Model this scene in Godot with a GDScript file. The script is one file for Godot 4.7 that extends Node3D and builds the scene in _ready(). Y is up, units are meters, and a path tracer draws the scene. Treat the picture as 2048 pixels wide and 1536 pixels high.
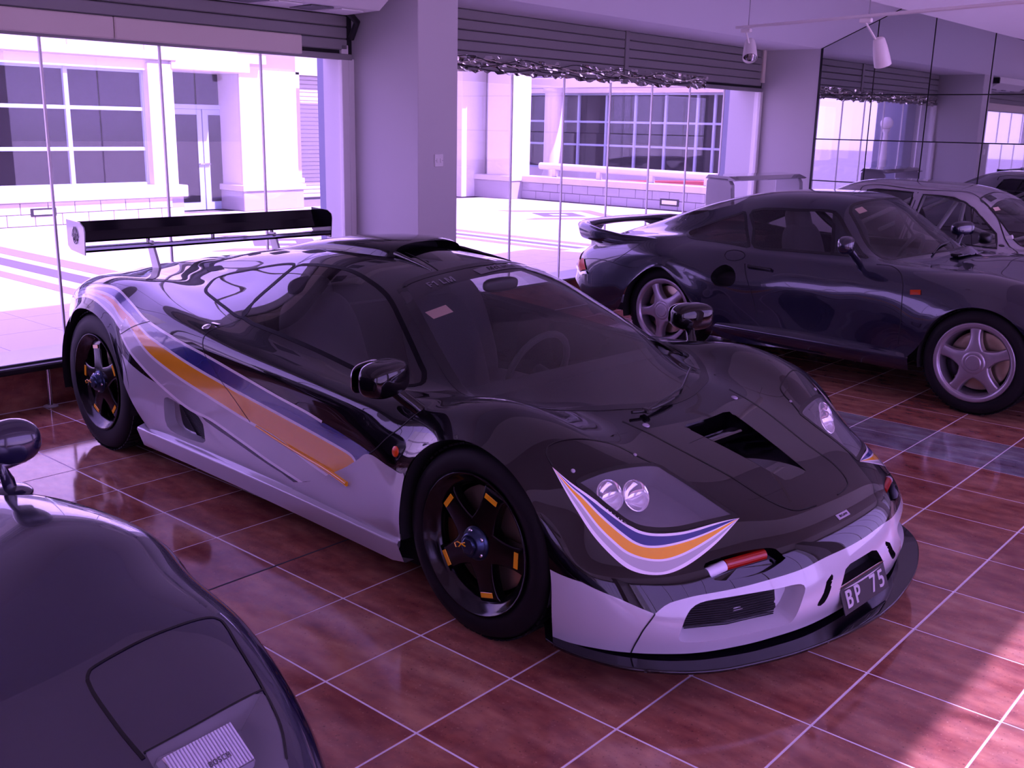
extends Node3D
# A car showroom: dark race car on red tiles, two dark coupes, a pale saloon, a window wall on a sunlit courtyard.

var M := {}          # materials by name
var used := {}       # names already taken at top level

# ---------------------------------------------------------------- mesh builder
class MB:
	var v := PackedVector3Array()
	var ix := PackedInt32Array()
	var uv := PackedVector2Array()
	var xf := Transform3D.IDENTITY

	func p(a: Vector3) -> int:
		v.append(xf * a)
		return v.size() - 1

	func tri(a: Vector3, b: Vector3, c: Vector3) -> void:
		var k := v.size()
		v.append(xf * a); v.append(xf * b); v.append(xf * c)
		ix.append(k); ix.append(k + 1); ix.append(k + 2)

	func quad(a: Vector3, b: Vector3, c: Vector3, d: Vector3) -> void:
		var k := v.size()
		v.append(xf * a); v.append(xf * b); v.append(xf * c); v.append(xf * d)
		for n in [0, 1, 2, 0, 2, 3]:
			ix.append(k + n)

	func grid(rows: Array, closed := false, flip := false) -> void:
		var k := v.size()
		var w: int = rows[0].size()
		for r in rows:
			for q in r:
				v.append(xf * q)
		for i in rows.size() - 1:
			for j in (w if closed else w - 1):
				var a := k + i * w + j
				var b := k + i * w + (j + 1) % w
				var c := a + w
				var d := b + w
				if flip:
					for n in [a, c, b, b, c, d]: ix.append(n)
				else:
					for n in [a, b, c, b, d, c]: ix.append(n)

	# box with chamfered edges
	func box(c: Vector3, s: Vector3, ch := 0.0) -> void:
		var h := s / 2.0
		if ch <= 0.0:
			for ax in 3:
				for sg in [-1.0, 1.0]:
					var n := Vector3.ZERO; n[ax] = sg
					var u := Vector3.ZERO; u[(ax + 1) % 3] = 1.0
					var w := Vector3.ZERO; w[(ax + 2) % 3] = sg
					var o := c + n * h
					quad(o - u * h - w * h, o - u * h + w * h, o + u * h + w * h, o + u * h - w * h)
			return
		ch = minf(ch, minf(h.x, minf(h.y, h.z)) * 0.98)
		for ax in 3:
			for sg in [-1.0, 1.0]:
				var a1 := (ax + 1) % 3
				var a2 := (ax + 2) % 3
				var pts := []
				for q in [[-1, -1], [-1, 1], [1, 1], [1, -1]]:
					var o := c
					o[ax] += sg * h[ax]
					o[a1] += q[0] * (h[a1] - ch)
					o[a2] += q[1] * sg * (h[a2] - ch)
					pts.append(o)
				quad(pts[0], pts[1], pts[2], pts[3])
		for ax in 3:
			var a1 := (ax + 1) % 3
			var a2 := (ax + 2) % 3
			for s1 in [-1.0, 1.0]:
				for s2 in [-1.0, 1.0]:
					var p1 := c; p1[a1] += s1 * h[a1]; p1[a2] += s2 * (h[a2] - ch)
					var p2 := c; p2[a1] += s1 * (h[a1] - ch); p2[a2] += s2 * h[a2]
					var e := Vector3.ZERO; e[ax] = (h[ax] - ch) * s1 * s2
					quad(p1 - e, p2 - e, p2 + e, p1 + e)
		for sx in [-1.0, 1.0]:
			for sy in [-1.0, 1.0]:
				for sz in [-1.0, 1.0]:
					var s3 := Vector3(sx, sy, sz)
					var A := c + Vector3(sx * h.x, sy * (h.y - ch), sz * (h.z - ch))
					var B := c + Vector3(sx * (h.x - ch), sy * h.y, sz * (h.z - ch))
					var C := c + Vector3(sx * (h.x - ch), sy * (h.y - ch), sz * h.z)
					if s3.x * s3.y * s3.z > 0: tri(A, C, B)
					else: tri(A, B, C)

	# lathe: profile of (along axis, radius); axis given by basis column z, spun about it
	func lathe(prof: Array, segs: int, at := Vector3.ZERO, axis := Vector3.BACK, flip := false, from := 0.0, to := TAU) -> void:
		var side := axis.cross(Vector3.UP if absf(axis.y) < 0.9 else Vector3.RIGHT).normalized()
		var up := side.cross(axis).normalized()
		var full := absf(to - from - TAU) < 1e-4
		var rows := []
		for q in prof:
			var r := PackedVector3Array()
			for k in (segs if full else segs + 1):
				var a: float = from + (to - from) * k / segs
				r.append(at + axis * q[0] + (side * cos(a) + up * sin(a)) * q[1])
			rows.append(r)
		grid(rows, full, flip)

	func disc(at: Vector3, axis: Vector3, r: float, segs: int) -> void:
		lathe([[0.0, r], [0.0, 0.0001]], segs, at, axis, true)

	# tube along a path
	func tube(path: Array, r: float, segs := 8, caps := true, r_end := -1.0) -> void:
		var rows := []
		var n := path.size()
		var ref := Vector3.UP
		for i in n:
			var t: Vector3 = (path[mini(i + 1, n - 1)] - path[maxi(i - 1, 0)]).normalized()
			if absf(t.dot(ref)) > 0.95: ref = Vector3.RIGHT if absf(t.x) < 0.8 else Vector3.BACK
			var a := t.cross(ref).normalized()
			var b := a.cross(t).normalized()
			var rr := r if r_end < 0.0 else lerpf(r, r_end, float(i) / (n - 1))
			var row := PackedVector3Array()
			for k in segs:
				var g := TAU * k / segs
				row.append(path[i] + (a * cos(g) + b * sin(g)) * rr)
			rows.append(row)
		grid(rows, true, false)
		if caps:
			for e in [0, n - 1]:
				var row: PackedVector3Array = rows[e]
				for k in segs:
					if e == 0: tri(path[0], row[(k + 1) % segs], row[k])
					else: tri(path[n - 1], row[k], row[(k + 1) % segs])

	# extrude a polygon (points in the xy plane of t) from z=0 to z=depth
	func extrude(poly: PackedVector2Array, depth: float, t := Transform3D.IDENTITY, bevel := 0.0) -> void:
		var tr := Geometry2D.triangulate_polygon(poly)
		var ccw := not Geometry2D.is_polygon_clockwise(poly)
		var inner := poly
		if bevel > 0.0:
			var o := Geometry2D.offset_polygon(poly, -bevel)
			if o.size() == 1 and o[0].size() == poly.size(): inner = o[0]
			else: bevel = 0.0
		for k in range(0, tr.size(), 3):
			var a := inner[tr[k]]; var b := inner[tr[k + 1]]; var c := inner[tr[k + 2]]
			var cl := (b - a).cross(c - a) < 0.0
			if not cl:
				var h := b; b = c; c = h
			tri(t * Vector3(a.x, a.y, depth), t * Vector3(b.x, b.y, depth), t * Vector3(c.x, c.y, depth))
			a = poly[tr[k]]; b = poly[tr[k + 1]]; c = poly[tr[k + 2]]
			cl = (b - a).cross(c - a) < 0.0
			if not cl:
				var h := b; b = c; c = h
			tri(t * Vector3(a.x, a.y, 0), t * Vector3(c.x, c.y, 0), t * Vector3(b.x, b.y, 0))
		var n := poly.size()
		for k in n:
			var a := poly[k]; var b := poly[(k + 1) % n]
			if not ccw:
				var h := a; a = b; b = h
			quad(t * Vector3(a.x, a.y, 0), t * Vector3(a.x, a.y, depth - bevel), t * Vector3(b.x, b.y, depth - bevel), t * Vector3(b.x, b.y, 0))
		if bevel > 0.0 and inner.size() == n:
			# match the nearest start of the inner loop
			var off := 0; var best := 1e9
			for k in n:
				var d := inner[k].distance_to(poly[0])
				if d < best: best = d; off = k
			for k in n:
				var a := poly[k]; var b := poly[(k + 1) % n]
				var ia := inner[(k + off) % n]; var ib := inner[(k + 1 + off) % n]
				if not ccw:
					var h := a; a = b; b = h
					h = ia; ia = ib; ib = h
				quad(t * Vector3(a.x, a.y, depth - bevel), t * Vector3(ia.x, ia.y, depth), t * Vector3(ib.x, ib.y, depth), t * Vector3(b.x, b.y, depth - bevel))

	func mesh() -> ArrayMesh:
		var nn := PackedVector3Array()
		nn.resize(v.size())
		for k in range(0, ix.size(), 3):
			var a := ix[k]; var b := ix[k + 1]; var c := ix[k + 2]
			var n := (v[c] - v[a]).cross(v[b] - v[a])
			nn[a] += n; nn[b] += n; nn[c] += n
		for k in nn.size():
			nn[k] = nn[k].normalized() if nn[k].length_squared() > 1e-20 else Vector3.UP
		var arr := []
		arr.resize(Mesh.ARRAY_MAX)
		arr[Mesh.ARRAY_VERTEX] = v
		arr[Mesh.ARRAY_NORMAL] = nn
		if uv.size() == v.size(): arr[Mesh.ARRAY_TEX_UV] = uv
		arr[Mesh.ARRAY_INDEX] = ix
		var m := ArrayMesh.new()
		m.add_surface_from_arrays(Mesh.PRIMITIVE_TRIANGLES, arr)
		return m

# ---------------------------------------------------------------- lofted car skin
class CarSkin:
	var su := 8
	var sv := 7
	var G := []                       # rows of PackedVector3Array
	var N := []
	var pv := PackedVector3Array()    # vertex pool
	var pn := PackedVector3Array()
	var pq := PackedVector2Array()
	var rest := PackedInt32Array()    # triangles not yet given away

	static func cr(a: Vector3, b: Vector3, c: Vector3, d: Vector3, t: float) -> Vector3:
		return 0.5 * ((2.0 * b) + (c - a) * t + (2.0 * a - 5.0 * b + 4.0 * c - d) * t * t + (3.0 * b - a - 3.0 * c + d) * t * t * t)

	static func refine(A: Array, sub: int, mirror: bool) -> Array:
		var n := A.size()
		var m: int = A[0].size()
		var E := []
		var f := PackedVector3Array(); var l := PackedVector3Array()
		for j in m:
			f.append(A[1][j] * Vector3(1, 1, -1) if mirror else 2.0 * A[0][j] - A[1][j])
			l.append(2.0 * A[n - 1][j] - A[n - 2][j])
		E.append(f); E.append_array(A); E.append(l)
		var out := []
		for i in n - 1:
			for k in sub:
				var r := PackedVector3Array(); r.resize(m)
				var t := float(k) / sub
				for j in m:
					r[j] = cr(E[i][j], E[i + 1][j], E[i + 2][j], E[i + 3][j], t)
				out.append(r)
		out.append(A[n - 1])
		return out

	static func turn(A: Array) -> Array:
		var out := []
		for j in A[0].size():
			var r := PackedVector3Array(); r.resize(A.size())
			for i in A.size(): r[i] = A[i][j]
			out.append(r)
		return out

	func build(flat: Array, lines: int, asu: int, asv: int, passes: int) -> void:
		su = asu; sv = asv
		var A := []
		for i in flat.size() / (lines * 3):
			var r := PackedVector3Array()
			for j in lines:
				var k := (i * lines + j) * 3
				r.append(Vector3(flat[k], flat[k + 1], flat[k + 2]))
			A.append(r)
		G = turn(refine(turn(refine(A, su, false)), sv, true))
		var a := G.size(); var b: int = G[0].size()
		for pass_ in passes:
			var H := []
			for i in a: H.append(G[i].duplicate())
			for i in range(1, a - 1):
				var g: PackedVector3Array = G[i]; var gu: PackedVector3Array = G[i - 1]; var gd: PackedVector3Array = G[i + 1]
				var h: PackedVector3Array = H[i]
				for j in b - 1:
					var lf: Vector3 = g[1] * Vector3(1, 1, -1) if j == 0 else g[j - 1]
					h[j] = g[j] * 0.5 + 0.125 * (gu[j] + gd[j] + lf + g[j + 1])
				h[b - 1] = g[b - 1] * 0.5 + 0.25 * (gu[b - 1] + gd[b - 1])
				h[0].z = 0.0
				H[i] = h
			G = H
		for i in a:
			var r := PackedVector3Array(); r.resize(b)
			for j in b:
				var du: Vector3 = G[mini(i + 1, a - 1)][j] - G[maxi(i - 1, 0)][j]
				var lf: Vector3 = G[i][1] * Vector3(1, 1, -1) if j == 0 else G[i][j - 1]
				var dv: Vector3 = G[i][mini(j + 1, b - 1)] - lf
				r[j] = du.cross(dv).normalized()
			N.append(r)
		for i in a:
			for j in b:
				pv.append(G[i][j]); pn.append(N[i][j]); pq.append(Vector2(float(i) / su, float(j) / sv))
		for i in a - 1:
			for j in b - 1:
				var q := i * b + j
				for n in [q, q + 1, q + b, q + b, q + 1, q + b + 1]: rest.append(n)

	func at(u: float, w: float) -> Vector3:
		return bil(G, u, w)

	func nrm(u: float, w: float) -> Vector3:
		return bil(N, u, w).normalized()

	func bil(F: Array, u: float, w: float) -> Vector3:
		var s := 1.0
		if w < 0.0: w = -w; s = -1.0
		var x := clampf(u * su, 0.0, G.size() - 1.001)
		var y := clampf(w * sv, 0.0, G[0].size() - 1.001)
		var i := int(x); var j := int(y)
		var fx := x - i; var fy := y - j
		var r: Vector3 = F[i][j].lerp(F[i + 1][j], fx).lerp(F[i][j + 1].lerp(F[i + 1][j + 1], fx), fy)
		return Vector3(r.x, r.y, r.z * s)

	static func sd(q: Vector2, poly: PackedVector2Array) -> float:
		var best := 1e9
		var inside := false
		var n := poly.size()
		var b := poly[n - 1]
		for k in n:
			var a := poly[k]
			var e := b - a; var w := q - a
			var d := w - e * clampf(w.dot(e) / maxf(e.length_squared(), 1e-12), 0.0, 1.0)
			best = minf(best, d.length_squared())
			if (a.y > q.y) != (b.y > q.y) and q.x < (b.x - a.x) * (q.y - a.y) / (b.y - a.y) + a.x: inside = not inside
			b = a
		return -sqrt(best) if inside else sqrt(best)

	# take the triangles inside a polygon (station, line) out of the rest and return them
	func take(poly: PackedVector2Array) -> PackedInt32Array:
		var lo := poly[0]; var hi := poly[0]
		for q in poly:
			lo = lo.min(q); hi = hi.max(q)
		var keep := PackedInt32Array(); var got := PackedInt32Array()
		var memo := {}
		for k in range(0, rest.size(), 3):
			var t := [rest[k], rest[k + 1], rest[k + 2]]
			var a := pq[t[0]]; var b := pq[t[1]]; var c := pq[t[2]]
			if maxf(a.x, maxf(b.x, c.x)) < lo.x or minf(a.x, minf(b.x, c.x)) > hi.x or maxf(a.y, maxf(b.y, c.y)) < lo.y or minf(a.y, minf(b.y, c.y)) > hi.y:
				keep.append(t[0]); keep.append(t[1]); keep.append(t[2])
				continue
			var f := []
			for e in t:
				if not memo.has(e): memo[e] = sd(pq[e], poly)
				f.append(memo[e])
			var ins := int(f[0] < 0) + int(f[1] < 0) + int(f[2] < 0)
			if ins == 3:
				for e in t: got.append(e)
			elif ins == 0:
				for e in t: keep.append(e)
			else:
				# rotate so that t[0] is the odd one out
				var odd := 0
				for e in 3:
					if (f[e] < 0) == (ins == 1): odd = e
				t = [t[odd], t[(odd + 1) % 3], t[(odd + 2) % 3]]
				f = [f[odd], f[(odd + 1) % 3], f[(odd + 2) % 3]]
				var m1 := cut(t[0], t[1], f[0] / (f[0] - f[1]))
				var m2 := cut(t[0], t[2], f[0] / (f[0] - f[2]))
				var one := [t[0], m1, m2]
				var two := [m1, t[1], t[2], m1, t[2], m2]
				for e in (one if ins == 1 else two): got.append(e)
				for e in (two if ins == 1 else one): keep.append(e)
		rest = keep
		return got

	func cut(a: int, b: int, t: float) -> int:
		pv.append(pv[a].lerp(pv[b], t)); pn.append(pn[a].lerp(pn[b], t).normalized()); pq.append(pq[a].lerp(pq[b], t))
		return pv.size() - 1

	# triangles of the pool as a mesh; sides: 1 right, -1 left, 0 both; lift moves them out along the normal
	func mesh(t: PackedInt32Array, sides := 0, lift := 0.0) -> ArrayMesh:
		var vv := PackedVector3Array(); var nn := PackedVector3Array(); var ii := PackedInt32Array()
		for s in ([1.0, -1.0] if sides == 0 else [float(sides)]):
			var map := {}
			for k in range(0, t.size(), 3):
				for e in ([0, 1, 2] if s > 0 else [0, 2, 1]):
					var id := t[k + e]
					if not map.has(id):
						map[id] = vv.size()
						var q := pv[id] + pn[id] * lift
						vv.append(Vector3(q.x, q.y, q.z * s)); nn.append(Vector3(pn[id].x, pn[id].y, pn[id].z * s))
					ii.append(map[id])
		var arr := []
		arr.resize(Mesh.ARRAY_MAX)
		arr[Mesh.ARRAY_VERTEX] = vv; arr[Mesh.ARRAY_NORMAL] = nn; arr[Mesh.ARRAY_INDEX] = ii
		var m := ArrayMesh.new()
		m.add_surface_from_arrays(Mesh.PRIMITIVE_TRIANGLES, arr)
		return m

	# even points along a polyline of (station, line)
	static func even(pl: PackedVector2Array, n: int) -> PackedVector2Array:
		var L := [0.0]
		for k in range(1, pl.size()): L.append(L[k - 1] + pl[k].distance_to(pl[k - 1]))
		var out := PackedVector2Array()
		var k := 0
		for i in n:
			var d: float = L[-1] * i / (n - 1)
			while k < pl.size() - 2 and L[k + 1] < d: k += 1
			out.append(pl[k].lerp(pl[k + 1], clampf((d - L[k]) / maxf(L[k + 1] - L[k], 1e-9), 0, 1)))
		return out

	# smooth a polyline by corner rounding splines
	static func curve(pl: PackedVector2Array, sub := 6) -> PackedVector2Array:
		var out := PackedVector2Array()
		var n := pl.size()
		for i in n - 1:
			for k in sub:
				out.append(pl[i].cubic_interpolate(pl[i + 1], pl[maxi(i - 1, 0)], pl[mini(i + 2, n - 1)], float(k) / sub))
		out.append(pl[n - 1])
		return out

	# painted band between two polylines, lying on the skin
	func band(mb: MB, A: PackedVector2Array, B: PackedVector2Array, n: int, m: int, lift: float, s := 1.0) -> void:
		var a := even(A, n); var b := even(B, n)
		var rows := []
		for i in n:
			var r := PackedVector3Array()
			for j in m + 1:
				var q := a[i].lerp(b[i], float(j) / m)
				var w := at(q.x, q.y) + nrm(q.x, q.y) * lift
				r.append(Vector3(w.x, w.y, w.z * s))
			rows.append(r)
		mb.grid(rows, false, s > 0)

	# thin ribbon along a polyline
	func seam(mb: MB, pl: PackedVector2Array, width: float, lift: float, s := 1.0) -> void:
		var rows := []
		var n := pl.size()
		for i in n:
			var p0 := at(pl[i].x, pl[i].y)
			var t := at(pl[mini(i + 1, n - 1)].x, pl[mini(i + 1, n - 1)].y) - at(pl[maxi(i - 1, 0)].x, pl[maxi(i - 1, 0)].y)
			var nm := nrm(pl[i].x, pl[i].y)
			var sd_ := t.normalized().cross(nm).normalized() * width / 2.0
			var r := PackedVector3Array()
			for e in [-1.0, 0.0, 1.0]:
				var w: Vector3 = p0 + sd_ * float(e) + nm * lift
				r.append(Vector3(w.x, w.y, w.z * s))
			rows.append(r)
		mb.grid(rows, false, s > 0)

# ---------------------------------------------------------------- scene helpers
func numbered(called: String) -> String:
	if not used.has(called):
		used[called] = 0
		return called
	used[called] += 1
	return "%s_%03d" % [called, used[called]]

func tag(o: Node, label: String, category: String, group := "", kind := "") -> Node:
	if label: o.set_meta("label", label)
	if category: o.set_meta("category", category)
	if group: o.set_meta("group", group)
	if kind: o.set_meta("kind", kind)
	return o

func thing(called: String, label: String, category: String, at := Vector3.ZERO, turn := 0.0, group := "") -> Node3D:
	var o := Node3D.new()
	o.name = numbered(called)
	add_child(o)
	o.position = at
	o.rotation.y = turn
	tag(o, label, category, group)
	return o

func part(called: String, m: Mesh, material: Material, parent: Node = null, label := "") -> MeshInstance3D:
	var o := MeshInstance3D.new()
	o.mesh = m
	o.material_override = material
	o.name = numbered(called) if parent == null else called
	(self if parent == null else parent).add_child(o, true)
	if label: o.set_meta("label", label)
	return o

func struct(called: String, mb: MB, material: Material, parent: Node = null) -> MeshInstance3D:
	var o := part(called, mb.mesh(), material, parent)
	if parent == null: o.set_meta("kind", "structure")
	return o

func mat(key: String, c: Color, rough := 0.5, metal := 0.0, spec := 0.5) -> StandardMaterial3D:
	var m := StandardMaterial3D.new()
	m.resource_name = key
	m.albedo_color = c
	m.roughness = rough
	m.metallic = metal
	m.metallic_specular = spec
	M[key] = m
	return m

func glass(key: String, c: Color, a: float) -> StandardMaterial3D:
	var m := mat(key, Color(c.r, c.g, c.b, a), 0.0)
	m.transparency = BaseMaterial3D.TRANSPARENCY_ALPHA
	m.cull_mode = BaseMaterial3D.CULL_DISABLED
	return m

func V2(a: Array) -> PackedVector2Array:
	var out := PackedVector2Array()
	for k in range(0, a.size(), 2): out.append(Vector2(a[k], a[k + 1]))
	return out

func noise_image(size: int, freq: float, octaves: int, seed_: int, stretch := 1.0) -> Image:
	var n := FastNoiseLite.new()
	n.seed = seed_
	n.frequency = freq
	n.fractal_octaves = octaves
	n.noise_type = FastNoiseLite.TYPE_SIMPLEX_SMOOTH
	if stretch == 1.0:
		return n.get_seamless_image(size, size)
	var im := n.get_seamless_image(size, int(size * stretch))
	im.resize(size, size, Image.INTERPOLATE_BILINEAR)
	return im

func _ready() -> void:
	# camera
	var cam := Camera3D.new()
	cam.name = "camera"
	cam.transform = Transform3D(Basis(Vector3(0.75151903, 0.02030253, -0.65939893), Vector3(-0.17661653, 0.96923273, -0.17144827), Vector3(0.6356302, 0.24530739, 0.73198261)), Vector3(2.6177, 1.6353, 2.1271))
	cam.fov = 41.145
	cam.near = 0.05
	cam.far = 200.0
	add_child(cam)
	cam.current = true
	# sky
	var env := Environment.new()
	var sky := Sky.new()
	var sm := ProceduralSkyMaterial.new()
	sm.sky_top_color = Color(0.71, 0.56, 1.0)
	sm.sky_horizon_color = Color(0.76, 0.62, 1.0)
	sm.ground_bottom_color = Color(0.60, 0.50, 0.72)
	sm.ground_horizon_color = Color(0.76, 0.62, 1.0)
	sm.energy_multiplier = 5.2
	sky.sky_material = sm
	env.background_mode = Environment.BG_SKY
	env.sky = sky
	env.ambient_light_source = Environment.AMBIENT_SOURCE_DISABLED
	env.tonemap_mode = Environment.TONE_MAPPER_LINEAR
	env.tonemap_exposure = 1.0
	env.sdfgi_enabled = true
	env.ssao_enabled = true
	env.ssil_enabled = true
	var we := WorldEnvironment.new()
	we.name = "environment"
	we.environment = env
	add_child(we)
	# the sun stands behind the camera, over the far windows of the showroom
	var sun := DirectionalLight3D.new()
	sun.name = "sun"
	add_child(sun)
	sun.look_at_from_position(Vector3.ZERO, -Vector3(1.0, 1.19, -0.30), Vector3.UP)
	sun.light_color = Color(0.80, 0.67, 1.0)
	sun.light_energy = 6.8
	sun.light_angular_distance = 0.9
	sun.shadow_enabled = true

	make_materials()
	build_room()
	build_courtyard()
	build_fittings()
	build_race_car()
	build_blue_coupe()
	build_saloon()
	build_near_coupe()

func make_materials() -> void:
	mat("paint_wall", Color(0.74, 0.73, 0.72), 0.75, 0.0, 0.4)
	mat("paint_ceiling", Color(0.90, 0.90, 0.91), 0.85, 0.0, 0.3)
	mat("slat", Color(0.50, 0.49, 0.48), 0.55)
	mat("slat_gap", Color(0.10, 0.10, 0.10), 0.8)
	mat("cream", Color(0.80, 0.76, 0.70), 0.6)
	mat("white_trim", Color(0.86, 0.85, 0.83), 0.45)
	mat("grout", Color(0.86, 0.84, 0.86), 0.7)
	mat("grout_dark", Color(0.16, 0.15, 0.18), 0.7)
	mat("black_joint", Color(0.03, 0.03, 0.035), 0.6)
	mat("chrome", Color(0.82, 0.82, 0.83), 0.12, 1.0)
	mat("steel", Color(0.62, 0.62, 0.63), 0.3, 1.0)
	mat("dark_metal", Color(0.20, 0.19, 0.20), 0.4, 0.6)
	mat("mirror", Color(0.80, 0.81, 0.82), 0.015, 1.0)
	mat("reflection_sheet", Color(0.85, 0.84, 0.80), 0.16, 1.0)  # bright metal for the strip built as window reflections
	mat("cable", Color(0.04, 0.04, 0.05), 0.5)
	mat("plastic_white", Color(0.85, 0.84, 0.82), 0.4)
	mat("plastic_black", Color(0.03, 0.03, 0.035), 0.35)
	mat("plastic_grey", Color(0.35, 0.35, 0.36), 0.5)
	glass("pane_far", Color(0.95, 0.97, 1.0), 0.12)
	glass("pane", Color(0.95, 0.97, 1.0), 0.06)
	var tiles := []
	for k in 3:
		tiles.append(tile_material("tile_red_%d" % k, [Color(0.52, 0.325, 0.275), Color(0.56, 0.365, 0.30), Color(0.59, 0.405, 0.33)][k], 11 + k * 7))
	M["tiles"] = tiles
	var greys := []
	for k in 2:
		greys.append(tile_material("tile_grey_%d" % k, [Color(0.44, 0.42, 0.44), Color(0.47, 0.45, 0.46)][k], 51 + k * 5))
	M["tiles_grey"] = greys

func tile_material(key: String, base: Color, seed_: int) -> StandardMaterial3D:
	# stone-look tile: cloudy streaks, pale and dark specks
	var n := 512
	var a := noise_image(n, 0.006, 4, seed_, 3.0)
	var b := noise_image(n, 0.03, 3, seed_ + 1)
	var c := noise_image(n, 0.16, 2, seed_ + 2)
	var im := Image.create(n, n, false, Image.FORMAT_RGB8)
	for y in n:
		for x in n:
			var s := a.get_pixel(x, y).r - 0.5
			var t := b.get_pixel(x, y).r - 0.5
			var u := c.get_pixel(x, y).r
			var k := 1.0 + s * 0.34 + t * 0.16
			var q := Color(base.r * k, base.g * (k + s * 0.25), base.b * (k + s * 0.18 - t * 0.1))
			if u > 0.80: q = q.lerp(Color(0.74, 0.60, 0.48), minf((u - 0.80) * 5.0, 0.7))
			elif u < 0.20: q = q.lerp(Color(0.20, 0.14, 0.14), minf((0.20 - u) * 4.0, 0.6))
			im.set_pixel(x, y, q)
	var m := mat(key, Color.WHITE, 0.09, 0.0, 0.5)
	m.albedo_texture = ImageTexture.create_from_image(im)
	m.uv1_triplanar = true
	m.uv1_world_triplanar = true
	m.uv1_scale = Vector3(0.9, 0.9, 0.9)
	m.uv1_offset = Vector3(0.37 * seed_, 0.0, 0.21 * seed_)
	return m

const GX := -3.2          # inner face of the window glass
const PX := -2.525        # room face of the pillars
const ZM := -8.757        # mirror wall
const XR := 3.75          # far window wall, behind the camera
const ZE := 8.8           # end wall, behind the camera
const T := 0.395          # floor tile pitch

func one(called: String, c: Vector3, s: Vector3, material: Material, parent: Node = null, ch := 0.0) -> MeshInstance3D:
	var b := MB.new()
	b.box(c, s, ch)
	return part(called, b.mesh(), material, parent)

func room(called: String, c: Vector3, s: Vector3, material: Material, parent: Node = null, ch := 0.0) -> MeshInstance3D:
	var o := one(called, c, s, material, parent, ch)
	if parent == null: o.set_meta("kind", "structure")
	return o

func span(a: float, b: float) -> Vector2:
	return Vector2((a + b) / 2, absf(b - a))

# axis-aligned block from corner to corner
func blk(called: String, x0: float, x1: float, y0: float, y1: float, z0: float, z1: float, material: Material, parent: Node = null, ch := 0.0) -> MeshInstance3D:
	return one(called, Vector3((x0 + x1) / 2, (y0 + y1) / 2, (z0 + z1) / 2), Vector3(absf(x1 - x0), absf(y1 - y0), absf(z1 - z0)), material, parent, ch)

func sblk(called: String, x0: float, x1: float, y0: float, y1: float, z0: float, z1: float, material: Material, ch := 0.0) -> MeshInstance3D:
	var o := blk(called, x0, x1, y0, y1, z0, z1, material, null, ch)
	o.set_meta("kind", "structure")
	return o

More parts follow.
